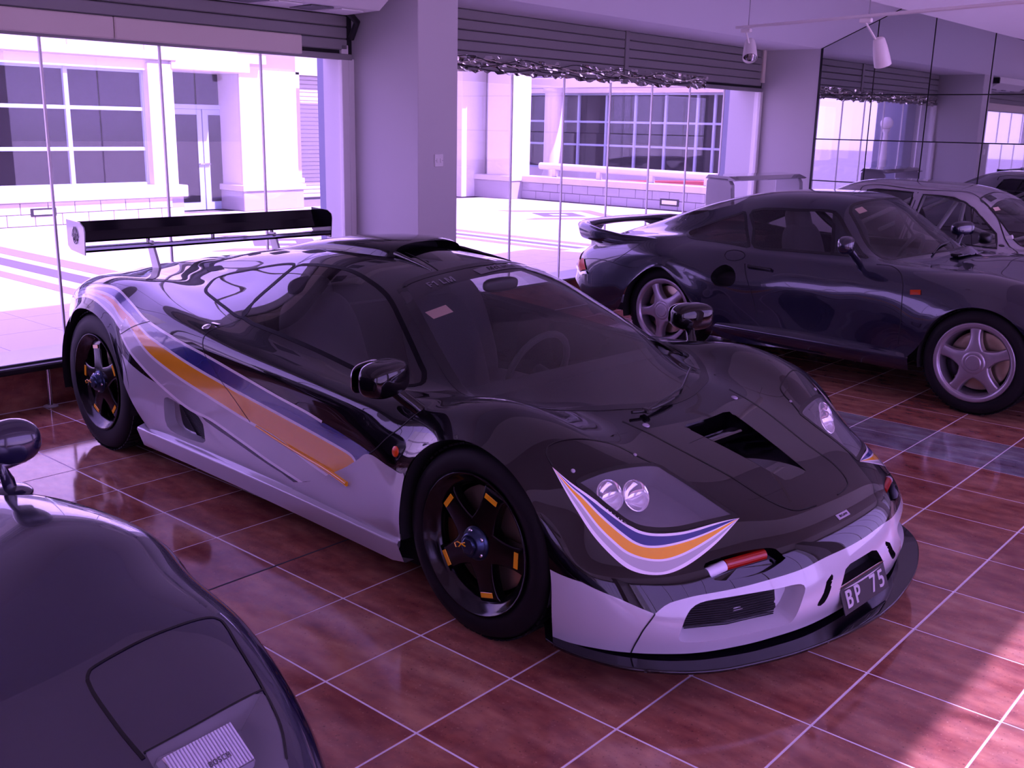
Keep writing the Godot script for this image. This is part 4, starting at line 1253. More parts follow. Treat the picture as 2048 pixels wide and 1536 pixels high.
func build_race_car() -> void:
	car_materials()
	var car := thing("race_car", "black and grey race car with yellow, blue and white side stripes and tall rear wing", "car", Vector3(0.569, 0, -1.003), -deg_to_rad(2.962))
	var D := {}
	for k in RACE: D[k] = V2(RACE[k])
	var sk := CarSkin.new()
	sk.build(RACE_NET, 10, 8, 7, 5)
	# openings
	var ws := CarSkin.curve(V2([11.23, -0.3, 11.25, 0.0, 11.36, 0.44, 11.58, 1.19, 11.74, 1.85, 11.70, 2.12]), 4)
	ws.append_array(CarSkin.curve(V2([11.2, 2.42, 10.6, 2.72, 9.9, 3.06, 9.3, 3.35, 8.92, 3.5, 8.6, 3.42, 8.11, 3.05, 7.65, 2.5, 7.31, 2.0, 7.02, 1.5, 6.90, 1.03, 6.80, 0.5, 6.78, 0.0, 6.78, -0.3]), 4))
	var door_g := rounded(D.door_glass)
	var qtr_g := rounded(D.qtr_glass)
	var lens := rounded(D.lens)
	var indic := rounded(D.indic)
	var duct := rounded(D.duct_front)
	var slot := rounded(D.slot)
	var plate_h := V2([1.12, -0.3, 1.12, 0.60, 1.47, 0.50, 1.83, 0.39, 1.83, -0.3])
	var recess := V2([6.05, -0.2, 6.05, 0.575, 5.6, 0.50, 4.97, 0.38, 4.36, 0.26, 4.36, -0.2])
	var sduct := rounded(D.duct)
	var t_ws := sk.take(ws)
	var t_door := sk.take(door_g)
	var t_qtr := sk.take(qtr_g)
	var t_lens := sk.take(lens)
	sk.take(indic); sk.take(duct); sk.take(slot); sk.take(plate_h); sk.take(recess); sk.take(sduct)
	# bumper and its corners
	var ne: PackedVector2Array = CarSkin.curve(D.nose_edge, 4)
	var bump := PackedVector2Array([Vector2(-0.2, -0.3), Vector2(2.34, -0.3)])
	for k in range(ne.size() - 1, -1, -1): bump.append(ne[k])
	for q in D.seam_bump: bump.append(q)
	bump.append(Vector2(-0.2, 5.85))
	var t_bump := sk.take(bump)
	var corner := PackedVector2Array()
	for q in D.seam_bump: corner.append(q)
	corner.append(Vector2(-0.2, 5.85)); corner.append(Vector2(-0.2, 9.3)); corner.append(Vector2(2.85, 9.3))
	for q in D.fend_low: corner.append(q)
	var t_corner := sk.take(corner)
	var low := V2([16.2, 7.2, 15.62, 7.07] + RACE.low_top.slice(2))
	low.append_array(V2([13.03, 8.03, 13.1, 8.6, 13.1, 9.3, 16.2, 9.3]))
	var t_low := sk.take(low)
	var pan := CarSkin.curve(V2(RACE.pan_top), 4)
	pan.append_array(V2([9.95, 8.6, 9.9, 9.3, 13.1, 9.3, 13.1, 8.6]))
	var t_pan := sk.take(pan)
	# hood, doors and engine cover
	var hood := PackedVector2Array([Vector2(7.05, -0.3), Vector2(7.05, 0.6), Vector2(6.9, 1.3), Vector2(6.65, 1.47)])
	hood.append_array(CarSkin.curve(D.hood, 3)); hood.append(Vector2(3.72, -0.3))
	var t_hood := sk.take(hood)
	var door := V2([14.06, 1.7, 13.0, 1.56, 12.2, 1.76, 11.6, 2.06, 11.0, 2.42, 10.3, 2.86, 9.75, 3.28, 9.55, 3.8])
	for q in D.door_front: door.append(q)
	door.append_array(V2([11.18, 6.75, 11.73, 6.91, 12.19, 7.21, 12.6, 7.61, 13.03, 8.03, 13.2, 7.4]))
	for k in range(D.door_rear.size() - 1, -1, -1): door.append(D.door_rear[k])
	door.append_array(V2([14.08, 3.28, 14.1, 2.55]))
	var t_doorskin := sk.take(door)
	var rear := V2([14.06, -0.3, 14.0, 0.8, 14.06, 1.7, 14.1, 2.55, 14.08, 3.28, 13.87, 4.0, 13.98, 4.58, 14.04, 4.87, 14.05, 5.08, 14.04, 5.3, 14.0, 5.5, 14.68, 5.57, 15.28, 5.62, 15.66, 6.05, 16.21, 6.65, 16.9, 9.3, 22.3, 9.3, 22.3, -0.3])
	var t_rear := sk.take(rear)
	part("body", sk.mesh(sk.rest), M.black_paint, car)
	part("hood", sk.mesh(t_hood), M.black_paint, car)
	for s in [1, -1]:
		part("door", sk.mesh(t_doorskin, s), M.black_paint, car)
	part("engine_cover", sk.mesh(t_rear), M.black_paint, car)
	part("front_bumper", sk.mesh(t_bump), M.grey_paint, car, "pale grey front bumper with two mesh intakes")
	for s in [1, -1]: part("bumper_corner", sk.mesh(t_corner, s), M.grey_paint, car)
	part("windscreen", sk.mesh(t_ws), M.car_glass, car)
	for s in [1.0, -1.0]:
		part("door_window", sk.mesh(t_door, int(s)), M.car_glass, car)
		part("quarter_window", sk.mesh(t_qtr, int(s)), M.car_glass, car)
		# seals round the glass
		var fb := MB.new()
		rim(sk, door_g, 0.016, 0.0012, s, fb)
		part("window_seal", fb.mesh(), M.rubber, car)
		fb = MB.new(); rim(sk, qtr_g, 0.012, 0.0014, s, fb)
		part("window_seal", fb.mesh(), M.rubber, car)
		# headlight: bowl, twin lamps, clear cover
		var bowl := part("headlight_bowl", well(sk, lens, 0.075, s).mesh(), M.lamp_bowl, car)
		for lc in D.lampc:
			var at := sk.at(lc.x, lc.y) - sk.nrm(lc.x, lc.y) * 0.052
			at.z *= s
			var aim := Vector3(0.85, 0.50, 0.12 * s).normalized()
			var lb := MB.new()
			lb.lathe([[0.010, 0.051], [0.016, 0.049], [0.004, 0.043], [-0.02, 0.025], [-0.028, 0.0001]], 28, at + aim * 0.02, aim, true)
			var lm := part("headlamp", lb.mesh(), M.lamp_chrome, bowl)
			lb = MB.new()
			lb.lathe([[0.013, 0.048], [0.022, 0.036], [0.027, 0.019], [0.028, 0.0001]], 28, at + aim * 0.02, aim, true)
			part("lamp_cover", lb.mesh(), M.lamp_glass, bowl)
		part("headlight_cover", sk.mesh(t_lens, int(s)), M.lamp_glass, car)
		fb = MB.new(); rim(sk, lens, 0.012, 0.0012, s, fb)
		part("headlight_frame", fb.mesh(), M.plastic_black, car)
		# striped flash under the headlight
		var cols := ["white_paint", "blue_paint", "white_paint", "yellow_paint", "white_paint", "grey_paint", "white_paint"]
		for k in 7:
			fb = MB.new(); sk.band(fb, CarSkin.curve(D["lamp_%d" % k]), CarSkin.curve(D["lamp_%d" % (k + 1)]), 60, 2, 0.0012, s)
			part("headlight_stripe", fb.mesh(), M[cols[k]], car)
		# stripes along the flank
		var side := [["s0", "s1", "white_paint"], ["s2", "s3", "white_paint"], ["s3", "s4", "yellow_paint"], ["s4", "s5", "white_paint"], ["s5", "s6", "grey_paint"], ["s6", "s7", "white_paint"]]
		for q in side:
			fb = MB.new(); sk.band(fb, CarSkin.curve(D[q[0]], 8), CarSkin.curve(D[q[1]], 8), 150, 4, 0.0012, s)
			part("side_stripe", fb.mesh(), M[q[2]], car)
		var s1: PackedVector2Array = D.s1.duplicate(); s1.append_array(D.s1b.slice(1))
		fb = MB.new(); sk.band(fb, CarSkin.curve(s1, 8), CarSkin.curve(D.s2, 8), 150, 6, 0.0012, s)
		part("side_stripe", fb.mesh(), M.blue_paint, car)
		# grey lower flank and panel behind the front wheel
		part("lower_flank", sk.mesh(t_low, int(s)), M.grey_paint, car)
		part("wheel_panel", sk.mesh(t_pan, int(s), 0.002), M.grey_paint, car)
		# moulded fin in the yellow band
		var fin := []
		for q in CarSkin.curve(D.rod, 5):
			var w := sk.at(q.x, q.y) + sk.nrm(q.x, q.y) * 0.006
			fin.append(Vector3(w.x, w.y, w.z * s))
		fb = MB.new(); fb.tube(fin, 0.004, 8, true, 0.010)
		part("side_fin", fb.mesh(), M.yellow_paint, car)
		# side intake
		var dw := well(sk, sduct, 0.05, s)
		var dn := part("side_intake", dw.mesh(), M.grey_paint, car)
		var din := rounded(D.duct_in)
		fb = MB.new()
		for k in 16:
			var t := (k + 0.5) / 16.0
			var a0: Vector2 = D.duct_in[0].lerp(D.duct_in[5], t); var a1: Vector2 = D.duct_in[2].lerp(D.duct_in[4], t)
			var pa := sk.at(a0.x, a0.y) - sk.nrm(a0.x, a0.y) * 0.035; var pb := sk.at(a1.x, a1.y) - sk.nrm(a1.x, a1.y) * 0.030
			fb.tube([Vector3(pa.x, pa.y, pa.z * s), Vector3(pb.x, pb.y, pb.z * s)], 0.0022, 5)
		for k in 18:
			var t := (k + 0.5) / 18.0
			var a0: Vector2 = D.duct_in[0].lerp(D.duct_in[2], t); var a1: Vector2 = D.duct_in[5].lerp(D.duct_in[4], t)
			var pa := sk.at(a0.x, a0.y) - sk.nrm(a0.x, a0.y) * 0.033; var pb := sk.at(a1.x, a1.y) - sk.nrm(a1.x, a1.y) * 0.033
			fb.tube([Vector3(pa.x, pa.y, pa.z * s), Vector3(pb.x, pb.y, pb.z * s)], 0.0022, 5)
		part("grille", fb.mesh(), M.mesh_grille, dn)
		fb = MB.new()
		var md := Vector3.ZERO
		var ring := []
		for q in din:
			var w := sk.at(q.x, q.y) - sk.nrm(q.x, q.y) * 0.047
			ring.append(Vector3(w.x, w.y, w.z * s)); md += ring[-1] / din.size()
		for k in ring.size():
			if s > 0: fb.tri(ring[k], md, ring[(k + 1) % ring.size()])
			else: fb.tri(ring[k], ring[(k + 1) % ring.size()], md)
		part("dark_throat", fb.mesh(), M.gap_black, dn)
		# front intakes in the bumper
		var fw := part("front_intake", well(sk, duct, 0.07, s).mesh(), M.grey_paint, car)
		fb = MB.new()
		for k in 12:
			var t := (k + 0.5) / 12.0
			var pa := sk.at(lerpf(0.85, 1.9, t), 4.25) - sk.nrm(1.3, 4.25) * 0.055; var pb := sk.at(lerpf(0.85, 1.9, t), 1.75) - sk.nrm(1.3, 1.75) * 0.055
			var pm := sk.at(lerpf(0.85, 1.9, t), 3.0) - sk.nrm(1.3, 3.0) * 0.055
			fb.tube([Vector3(pa.x, pa.y, pa.z * s), Vector3(pm.x, pm.y, pm.z * s), Vector3(pb.x, pb.y, pb.z * s)], 0.002, 5)
		part("grille", fb.mesh(), M.mesh_grille, fw)
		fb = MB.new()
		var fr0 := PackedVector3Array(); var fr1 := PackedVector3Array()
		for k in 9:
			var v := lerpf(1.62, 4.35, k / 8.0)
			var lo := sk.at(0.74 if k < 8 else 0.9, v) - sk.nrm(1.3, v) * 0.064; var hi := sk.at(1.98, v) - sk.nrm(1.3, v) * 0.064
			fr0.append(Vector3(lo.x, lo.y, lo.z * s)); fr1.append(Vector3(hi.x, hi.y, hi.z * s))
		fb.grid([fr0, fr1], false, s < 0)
		part("dark_throat", fb.mesh(), M.gap_black, fw)
		part("bumper_slot", well(sk, slot, 0.03, s).mesh(), M.gap_black, car)
		# turn signal
		var iw := part("signal_pocket", well(sk, indic, 0.035, s).mesh(), M.black_paint, car)
		var pA := sk.at(2.86, 3.30) - sk.nrm(2.86, 3.3) * 0.020; var pM := sk.at(2.98, 2.78) - sk.nrm(2.98, 2.8) * 0.018; var pB := sk.at(3.02, 1.75) - sk.nrm(3.0, 1.75) * 0.020
		for q in [["clear_signal", pA, pM, "clear_lens"], ["amber_signal", pM, pB, "red_lens"]]:
			fb = MB.new()
			var a3: Vector3 = q[1]; var b3: Vector3 = q[2]
			a3.z *= s; b3.z *= s
			fb.tube([a3, a3.lerp(b3, 0.12), a3.lerp(b3, 0.5), a3.lerp(b3, 0.88), b3], 0.017, 12)
			part(q[0], fb.mesh(), M[q[3]], iw)
		# seams: dark ribbons on the skin, standing for the shade between panels
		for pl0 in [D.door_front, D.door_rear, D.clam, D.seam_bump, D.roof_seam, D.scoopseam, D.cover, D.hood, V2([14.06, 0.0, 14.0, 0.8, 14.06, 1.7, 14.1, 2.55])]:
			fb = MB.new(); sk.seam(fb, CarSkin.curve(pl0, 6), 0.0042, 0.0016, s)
			part("panel_gap_shade", fb.mesh(), M.gap_black, car)
		# small fittings
		for q in [["hood_fastener", D.oval[0], 0.013, "badge_pale"], ["cover_screw", D.dot[0], 0.007, "badge_pale"], ["cover_screw", D.dot[1], 0.006, "badge_pale"], ["side_marker", D.marker[0], 0.019, "amber"], ["fuel_cap", D.fuel[0], 0.020, "chrome"]]:
			var p0 := sk.at(q[1].x, q[1].y); var n0 := sk.nrm(q[1].x, q[1].y)
			p0.z *= s; n0.z *= s
			fb = MB.new(); fb.lathe([[-0.002, q[2]], [0.002, q[2]], [0.004, q[2] * 0.8], [0.0045, 0.0001]], 20, p0, n0, true)
			part(q[0], fb.mesh(), M[q[3]], car)
		fb = MB.new()
		var lp := sk.at(D.latch[0].x, D.latch[0].y); lp.z *= s
		fb.xf = Transform3D(Basis(Vector3.UP, 0.0), lp)
		fb.box(Vector3(0, 0.004, 0), Vector3(0.055, 0.004, 0.012), 0.001); fb.box(Vector3(0, -0.006, 0.012 * s), Vector3(0.055, 0.004, 0.006), 0.001)
		part("door_latch", fb.mesh(), M.chrome, car)
		# door mirror
		fb = MB.new()
		var bs := Basis(Vector3.UP, 0.30 * s)
		egg(fb, Vector3(-0.43, 0.797, 0.905 * s), Vector3(0.062, 0.062, 0.105), bs, 3.0)
		var mr := part("door_mirror", fb.mesh(), M.black_paint, car)
		fb = MB.new(); fb.tube([Vector3(-0.345, 0.67, 0.80 * s), Vector3(-0.37, 0.70, 0.825 * s), Vector3(-0.415, 0.75, 0.87 * s), Vector3(-0.43, 0.765, 0.88 * s)], 0.026, 12, true, 0.020)
		part("stalk", fb.mesh(), M.black_paint, mr)
		fb = MB.new(); egg(fb, Vector3(-0.497, 0.797, 0.93 * s), Vector3(0.004, 0.052, 0.088), bs, 3.2)
		part("mirror_glass", fb.mesh(), M.mirror, mr)
		# side skirt
		fb = MB.new()
		var rows := []
		for q in [[-0.40, 0.875, 0.115, 0.205, 0.03], [-0.47, 0.872, 0.10, 0.20, 0.0], [-1.0, 0.862, 0.095, 0.195, 0.0], [-1.5, 0.862, 0.095, 0.195, 0.0], [-1.95, 0.868, 0.095, 0.195, 0.0], [-2.33, 0.885, 0.098, 0.20, 0.0], [-2.345, 0.875, 0.11, 0.19, 0.0]]:
			var z: float = q[1]
			rows.append(PackedVector3Array([Vector3(q[0], q[3] + 0.012, (z - 0.035) * s), Vector3(q[0], q[3], z * s), Vector3(q[0], q[3] - 0.01, (z + 0.004) * s), Vector3(q[0], q[2] + 0.006, (z - 0.026) * s), Vector3(q[0], q[2], (z - 0.034) * s), Vector3(q[0], q[2] + 0.004, 0.70 * s)]))
		fb.grid(rows, false, s > 0)
		part("side_skirt", fb.mesh(), M.grey_paint, car)
		# wheel arches
		part("wheel_arch", arch_liner(0.0, 0.325, 0.352, 0.45, 0.908, s).mesh(), M.liner, car)
		part("wheel_arch", arch_liner(-2.718, 0.345, 0.378, 0.45, 0.908, s).mesh(), M.liner, car)
		wheel(car, Vector3(0, 0.3255, 0.897 * s), 0.3255, 0.27, 0.240, deg_to_rad(70), s, "black")
		wheel(car, Vector3(-2.718, 0.3505, 0.897 * s), 0.3505, 0.34, 0.242, deg_to_rad(100), s, "black")
		# wing post and end plate
		fb = MB.new()
		var post := PackedVector2Array([Vector2(-2.985, 0.845), Vector2(-3.055, 0.99), Vector2(-3.115, 0.99), Vector2(-3.06, 0.84)])
		fb.extrude(post, 0.014, Transform3D(Basis.IDENTITY, Vector3(0, 0, 0.385 * s - 0.007)))
		part("wing_post", fb.mesh(), M.grey_paint, car)
		fb = MB.new()
		var ep := PackedVector2Array([Vector2(-3.222, 1.112), Vector2(-3.06, 1.105), Vector2(-3.02, 1.085), Vector2(-3.012, 1.06), Vector2(-3.025, 0.940), Vector2(-3.19, 0.955), Vector2(-3.222, 0.975)])
		fb.extrude(ep, 0.006, Transform3D(Basis.IDENTITY, Vector3(0, 0, 0.766 * s - (0.0 if s > 0 else 0.006))))
		var pl := part("wing_end_plate", fb.mesh(), M.grey_paint if s > 0 else M.carbon, car)
		fb = MB.new()
		emblem(fb, Vector3(-3.118, 1.03, 0.775 * s), s)
		part("emblem", fb.mesh(), M.carbon, pl)
	# number plate opening and plate
	part("plate_opening", well2(sk, [[1.12, 0.60], [1.47, 0.50], [1.83, 0.39]], 0.05).mesh(), M.gap_black, car)
	var np := Node3D.new(); np.name = "number_plate"; car.add_child(np, true)
	np.transform = Transform3D(Basis(Vector3.UP, PI / 2) * Basis(Vector3.RIGHT, -0.35), Vector3(0.912, 0.196, 0.0))
	one("plate", Vector3(0, 0, 0), Vector3(0.31, 0.085, 0.004), M.plastic_black, np, 0.001)
	for ch in [["B", -0.112], ["P", -0.055], ["7", 0.055], ["5", 0.112]]:
		part("plate_letter", flat_text(ch[0], 0.056, 0.002), M.text_silver, np).position = Vector3(ch[1], 0, 0.003)
	one("plate_border", Vector3(0, 0.047, 0.001), Vector3(0.32, 0.006, 0.005), M.chrome, np, 0.001)
	# nose badge
	var bp := sk.at(D.badge[0].x, 0.0); var bn := sk.nrm(D.badge[0].x, 0.0)
	var nb := Node3D.new(); nb.name = "nose_badge"; car.add_child(nb, true)
	var ax := Vector3(0, 0, -1); var ay := bn.cross(ax).normalized()
	nb.transform = Transform3D(Basis(ax, ay, bn), bp)
	one("badge_plate", Vector3(0, 0, 0.001), Vector3(0.075, 0.020, 0.003), M.badge_pale, nb, 0.001)
	part("badge_lettering", flat_text("McLaren", 0.009, 0.0006), M.carbon, nb).position = Vector3(0, 0, 0.003)
	# hood recess: sloping floor, side walls, rear wall with an inner vane
	var rc := part("hood_recess", hood_recess(sk).mesh(), M.black_paint, car)
	var vb := MB.new(); vb.box(Vector3(0.335, 0.578, 0.0), Vector3(0.05, 0.030, 0.20), 0.006)
	part("recess_vane", vb.mesh(), M.black_paint, rc)
	# windscreen frit band, lettering, card, wiper
	var wf := MB.new()
	var wsr := PackedVector2Array()
	for q in ws:
		if q.y >= 0.0: wsr.append(q)
	for s in [1.0, -1.0]:
		var rows := []
		for i in wsr.size():
			var q := wsr[i]
			var c := Vector2(9.2, 0.0)
			var p0 := sk.at(q.x, q.y)
			var tq := wsr[mini(i + 1, wsr.size() - 1)]; var tp := wsr[maxi(i - 1, 0)]
			var nm := sk.nrm(q.x, q.y)
			var sd_ := (sk.at(tq.x, tq.y) - sk.at(tp.x, tp.y)).cross(nm).normalized()
			if sd_.dot(sk.at(c.x, c.y) - p0) < 0: sd_ = -sd_
			var r := PackedVector3Array()
			for e in [-0.004, 0.015, 0.034]:
				var w: Vector3 = p0 + sd_ * float(e) + nm * 0.0012
				r.append(Vector3(w.x, w.y, w.z * s))
			rows.append(r)
		wf.grid(rows, false, s < 0)
	part("windscreen_frame", wf.mesh(), M.plastic_black, car)
	var sb := MB.new()
	for s in [1.0, -1.0]:
		sk.band(sb, V2([11.22, 0.0, 11.33, 0.44, 11.55, 1.19, 11.66, 1.95]), V2([10.78, 0.0, 10.86, 0.5, 11.05, 1.3, 11.22, 2.3]), 24, 6, -0.004, s)
	part("sun_strip", sb.mesh(), M.seat_dark, car)
	var lay := func(x: float, y: float) -> Array:
		var v := absf(x) / 0.235
		var u := 11.22 - 0.23 + 0.10 * v * v * 1.1 + y / 0.205
		var pp := sk.at(u, v * signf(-x)); var nn := sk.nrm(u, v)
		return [pp, Vector3(nn.x, nn.y, nn.z * signf(-x))]
	var box := MB.new()
	var br := []
	for k in 15:
		var x := -0.125 + 0.25 * k / 14.0
		var a: Array = lay.call(x, -0.022); var b: Array = lay.call(x, 0.022)
		br.append(PackedVector3Array([a[0] + a[1] * 0.002, b[0] + b[1] * 0.002]))
	box.grid(br, false, true)
	part("strip_panel", box.mesh(), M.text_grey, car)
	part("strip_lettering", laid_text("McLaren", 0.026, lay, 0.0032, "Droid Sans", 0.25), M.carbon, car)
	for x0 in [-0.315, 0.315]:
		part("strip_lettering", laid_text("F1 LM", 0.040, func(x: float, y: float) -> Array: return lay.call(x + x0, y), 0.0025, "Droid Sans", 0.35), M.text_grey, car)
	var cb := MB.new()
	var cc: PackedVector2Array = D.card
	var cq := []
	for q in cc: cq.append(sk.at(q.x, q.y) - sk.nrm(q.x, q.y) * 0.006)
	cb.quad(cq[0], cq[1], cq[2], cq[3])
	part("windscreen_card", cb.mesh(), M.card, car, "small pinkish card behind the windscreen")
	var wp := []
	for q in CarSkin.curve(D.wiper, 4): wp.append(sk.at(q.x, q.y) + sk.nrm(q.x, q.y) * 0.016)
	var wb := MB.new(); wb.tube(wp, 0.006, 8)
	wb.box(wp[6], Vector3(0.035, 0.018, 0.03), 0.005)
	var b0 := sk.at(6.98, -0.4) + Vector3(0, 0.02, 0)
	wb.tube([wp[6], b0, sk.at(7.6, -1.6) + sk.nrm(7.6, 1.6) * 0.014], 0.004, 8)
	part("wiper", wb.mesh(), M.plastic_black, car)
	# splitter
	var sp := MB.new()
	var edge := [[0.335, 0.905], [0.40, 0.915], [0.487, 0.905], [0.602, 0.868], [0.694, 0.806], [0.772, 0.728], [0.836, 0.62], [0.912, 0.416], [0.962, 0.17], [0.975, 0.0]]
	var pl2 := PackedVector2Array()
	for q in edge: pl2.append(Vector2(q[0], q[1]))
	pl2 = CarSkin.curve(pl2, 6)
	var top := PackedVector3Array(); var rim1 := PackedVector3Array(); var rim2 := PackedVector3Array(); var inn := PackedVector3Array(); var und := PackedVector3Array()
	var full := []
	for q in pl2: full.append(q)
	for k in range(pl2.size() - 2, -1, -1): full.append(Vector2(pl2[k].x, -pl2[k].y))
	for q in full:
		inn.append(Vector3(q.x - 0.24, 0.142, q.y * 0.74)); top.append(Vector3(q.x - 0.004, 0.128, q.y * 0.997)); rim1.append(Vector3(q.x, 0.124, q.y)); rim2.append(Vector3(q.x, 0.117, q.y)); und.append(Vector3(q.x - 0.27, 0.112, q.y * 0.7))
	sp.grid([inn, top, rim1, rim2, und], false, false)
	part("front_splitter", sp.mesh(), M.splitter, car, "dark glossy front splitter")
	# underbody
	var ub := MB.new(); ub.box(Vector3(-1.3, 0.13, 0), Vector3(3.9, 0.05, 1.05)); ub.box(Vector3(-1.35, 0.13, 0), Vector3(1.95, 0.06, 1.6))
	part("underbody", ub.mesh(), M.liner, car)
	# rear wing
	var wing := MB.new()
	var reflection_sheet2 := PackedVector2Array([Vector2(-3.02, 0.965), Vector2(-3.03, 0.953), Vector2(-3.06, 0.949), Vector2(-3.13, 0.972), Vector2(-3.13, 0.976), Vector2(-3.06, 0.978)])
	wing.extrude(reflection_sheet2, 1.53, Transform3D(Basis.IDENTITY, Vector3(0, 0, -0.765)))
	var mp := part("rear_wing", wing.mesh(), M.carbon, car, "black two-element rear wing")
	wing = MB.new()
	wing.extrude(PackedVector2Array([Vector2(-3.085, 1.008), Vector2(-3.092, 0.998), Vector2(-3.115, 1.0), Vector2(-3.17, 1.03), Vector2(-3.218, 1.093), Vector2(-3.212, 1.097), Vector2(-3.15, 1.05)]), 1.53, Transform3D(Basis.IDENTITY, Vector3(0, 0, -0.765)))
	part("wing_flap", wing.mesh(), M.carbon, mp)
	for z in [-0.39, 0.0, 0.39]:
		wing = MB.new(); wing.box(Vector3(-3.095, 0.987, z), Vector3(0.03, 0.035, 0.008), 0.002)
		part("wing_bracket", wing.mesh(), M.carbon, mp)
	# roof scoop
	roof_scoop(car, sk)
	# engine cover slots: flat dark patches painted for the shade inside them
	for s in [1.0, -1.0]:
		for q in [[13.85, 14.45, 1.05], [14.75, 15.35, 1.02], [15.6, 16.15, 1.0]]:
			var eb := MB.new()
			sk.band(eb, CarSkin.curve(V2([q[0], q[2], (q[0] + q[1]) / 2, q[2] - 0.14, q[1], q[2]])), CarSkin.curve(V2([q[0], q[2], (q[0] + q[1]) / 2, q[2] + 0.14, q[1], q[2]])), 14, 2, 0.0012, s)
			part("cover_slot_shade", eb.mesh(), M.gap_black, car)
		var nb2 := MB.new()
		sk.band(nb2, CarSkin.curve(V2([16.3, 2.0, 17.0, 1.75, 17.6, 2.0])), CarSkin.curve(V2([16.3, 2.0, 17.0, 2.25, 17.6, 2.0])), 14, 2, 0.0012, s)
		part("cover_slot_shade", nb2.mesh(), M.gap_black, car)
	# cabin
	race_cabin(car)
	# tail panel
	var tp := MB.new()
	var rowA := PackedVector3Array(); var rowB := PackedVector3Array()
	var last: PackedVector3Array = sk.G[sk.G.size() - 1]
	for k in range(last.size() - 1, -1, -1): rowA.append(Vector3(last[k].x, last[k].y, -last[k].z))
	for k in range(1, last.size()): rowA.append(last[k])
	for q in rowA: rowB.append(Vector3(-3.40, 0.25, q.z * 0.9))
	tp.grid([rowA, rowB], false, false)
	part("tail_panel", tp.mesh(), M.liner, car)

func rounded(p: PackedVector2Array) -> PackedVector2Array:
	var out := PackedVector2Array()
	var n := p.size()
	for i in n:
		for k in 3:
			out.append(p[i].cubic_interpolate(p[(i + 1) % n], p[(i - 1 + n) % n], p[(i + 2) % n], k / 3.0) if p[i].distance_to(p[(i + 1) % n]) < 3.0 else p[i].lerp(p[(i + 1) % n], k / 3.0))
	return out

func well2(sk: CarSkin, half: Array, depth: float) -> MB:
	var mb := MB.new()
	var top := PackedVector3Array(); var low := PackedVector3Array()
	var loop := []
	for q in half: loop.append(Vector2(q[0], q[1]))
	for k in range(half.size() - 1, -1, -1): loop.append(Vector2(half[k][0], -half[k][1]))
	loop.append(loop[0])
	for q in loop:
		var a := sk.at(q.x, q.y)
		top.append(a); low.append(a - Vector3(depth, 0, 0))
	mb.grid([top, low], false, true)
	mb.quad(low[0], low[2], low[3], low[5])
	return mb

func hood_recess(sk: CarSkin) -> MB:
	var mb := MB.new()
	var L := PackedVector3Array(); var R := PackedVector3Array(); var l := PackedVector3Array(); var r := PackedVector3Array()
	var n := 12
	for k in n + 1:
		var t := float(k) / n
		var u := lerpf(6.05, 4.36, t); var v := lerpf(0.575, 0.26, t)
		var a := sk.at(u, v)
		var d := 0.10 * pow(1.0 - t, 1.3)
		R.append(a); L.append(Vector3(a.x, a.y, -a.z))
		r.append(a - Vector3(0, d, 0)); l.append(Vector3(a.x, a.y - d, -a.z))
	mb.grid([R, r], false, true); mb.grid([L, l], false, false)
	mb.grid([r, l], false, true)
	mb.quad(R[0], r[0], l[0], L[0])
	return mb

func emblem(mb: MB, c: Vector3, s: float) -> void:
	# crown of two horns over three letter Ts in a round base, drawn in fine tube
	var k := 0.045
	var ar := []
	for i in 15:
		var a := PI + PI * i / 14.0
		ar.append(c + Vector3(cos(a) * 0.55, sin(a) * 0.75 - 0.1, 0) * k)
	mb.tube(ar, 0.0018, 5)
	for q in [[[-0.55, -0.1], [-0.75, 0.15], [-0.5, 0.75], [-0.2, 1.1], [-0.3, 0.5], [-0.25, 0.25]], [[0.55, -0.1], [0.75, 0.15], [0.5, 0.75], [0.2, 1.1], [0.3, 0.5], [0.25, 0.25]], [[-0.62, 0.22], [0.62, 0.22]], [[-0.3, 0.2], [-0.3, -0.45]], [[0.0, 0.2], [0.0, -0.6]], [[0.3, 0.2], [0.3, -0.45]], [[-0.9, 0.0], [-0.5, 0.05]], [[0.5, 0.05], [0.9, 0.0]]]:
		var path := []
		for e in q: path.append(c + Vector3(e[0], e[1], 0) * k)
		mb.tube(path, 0.0018, 5)

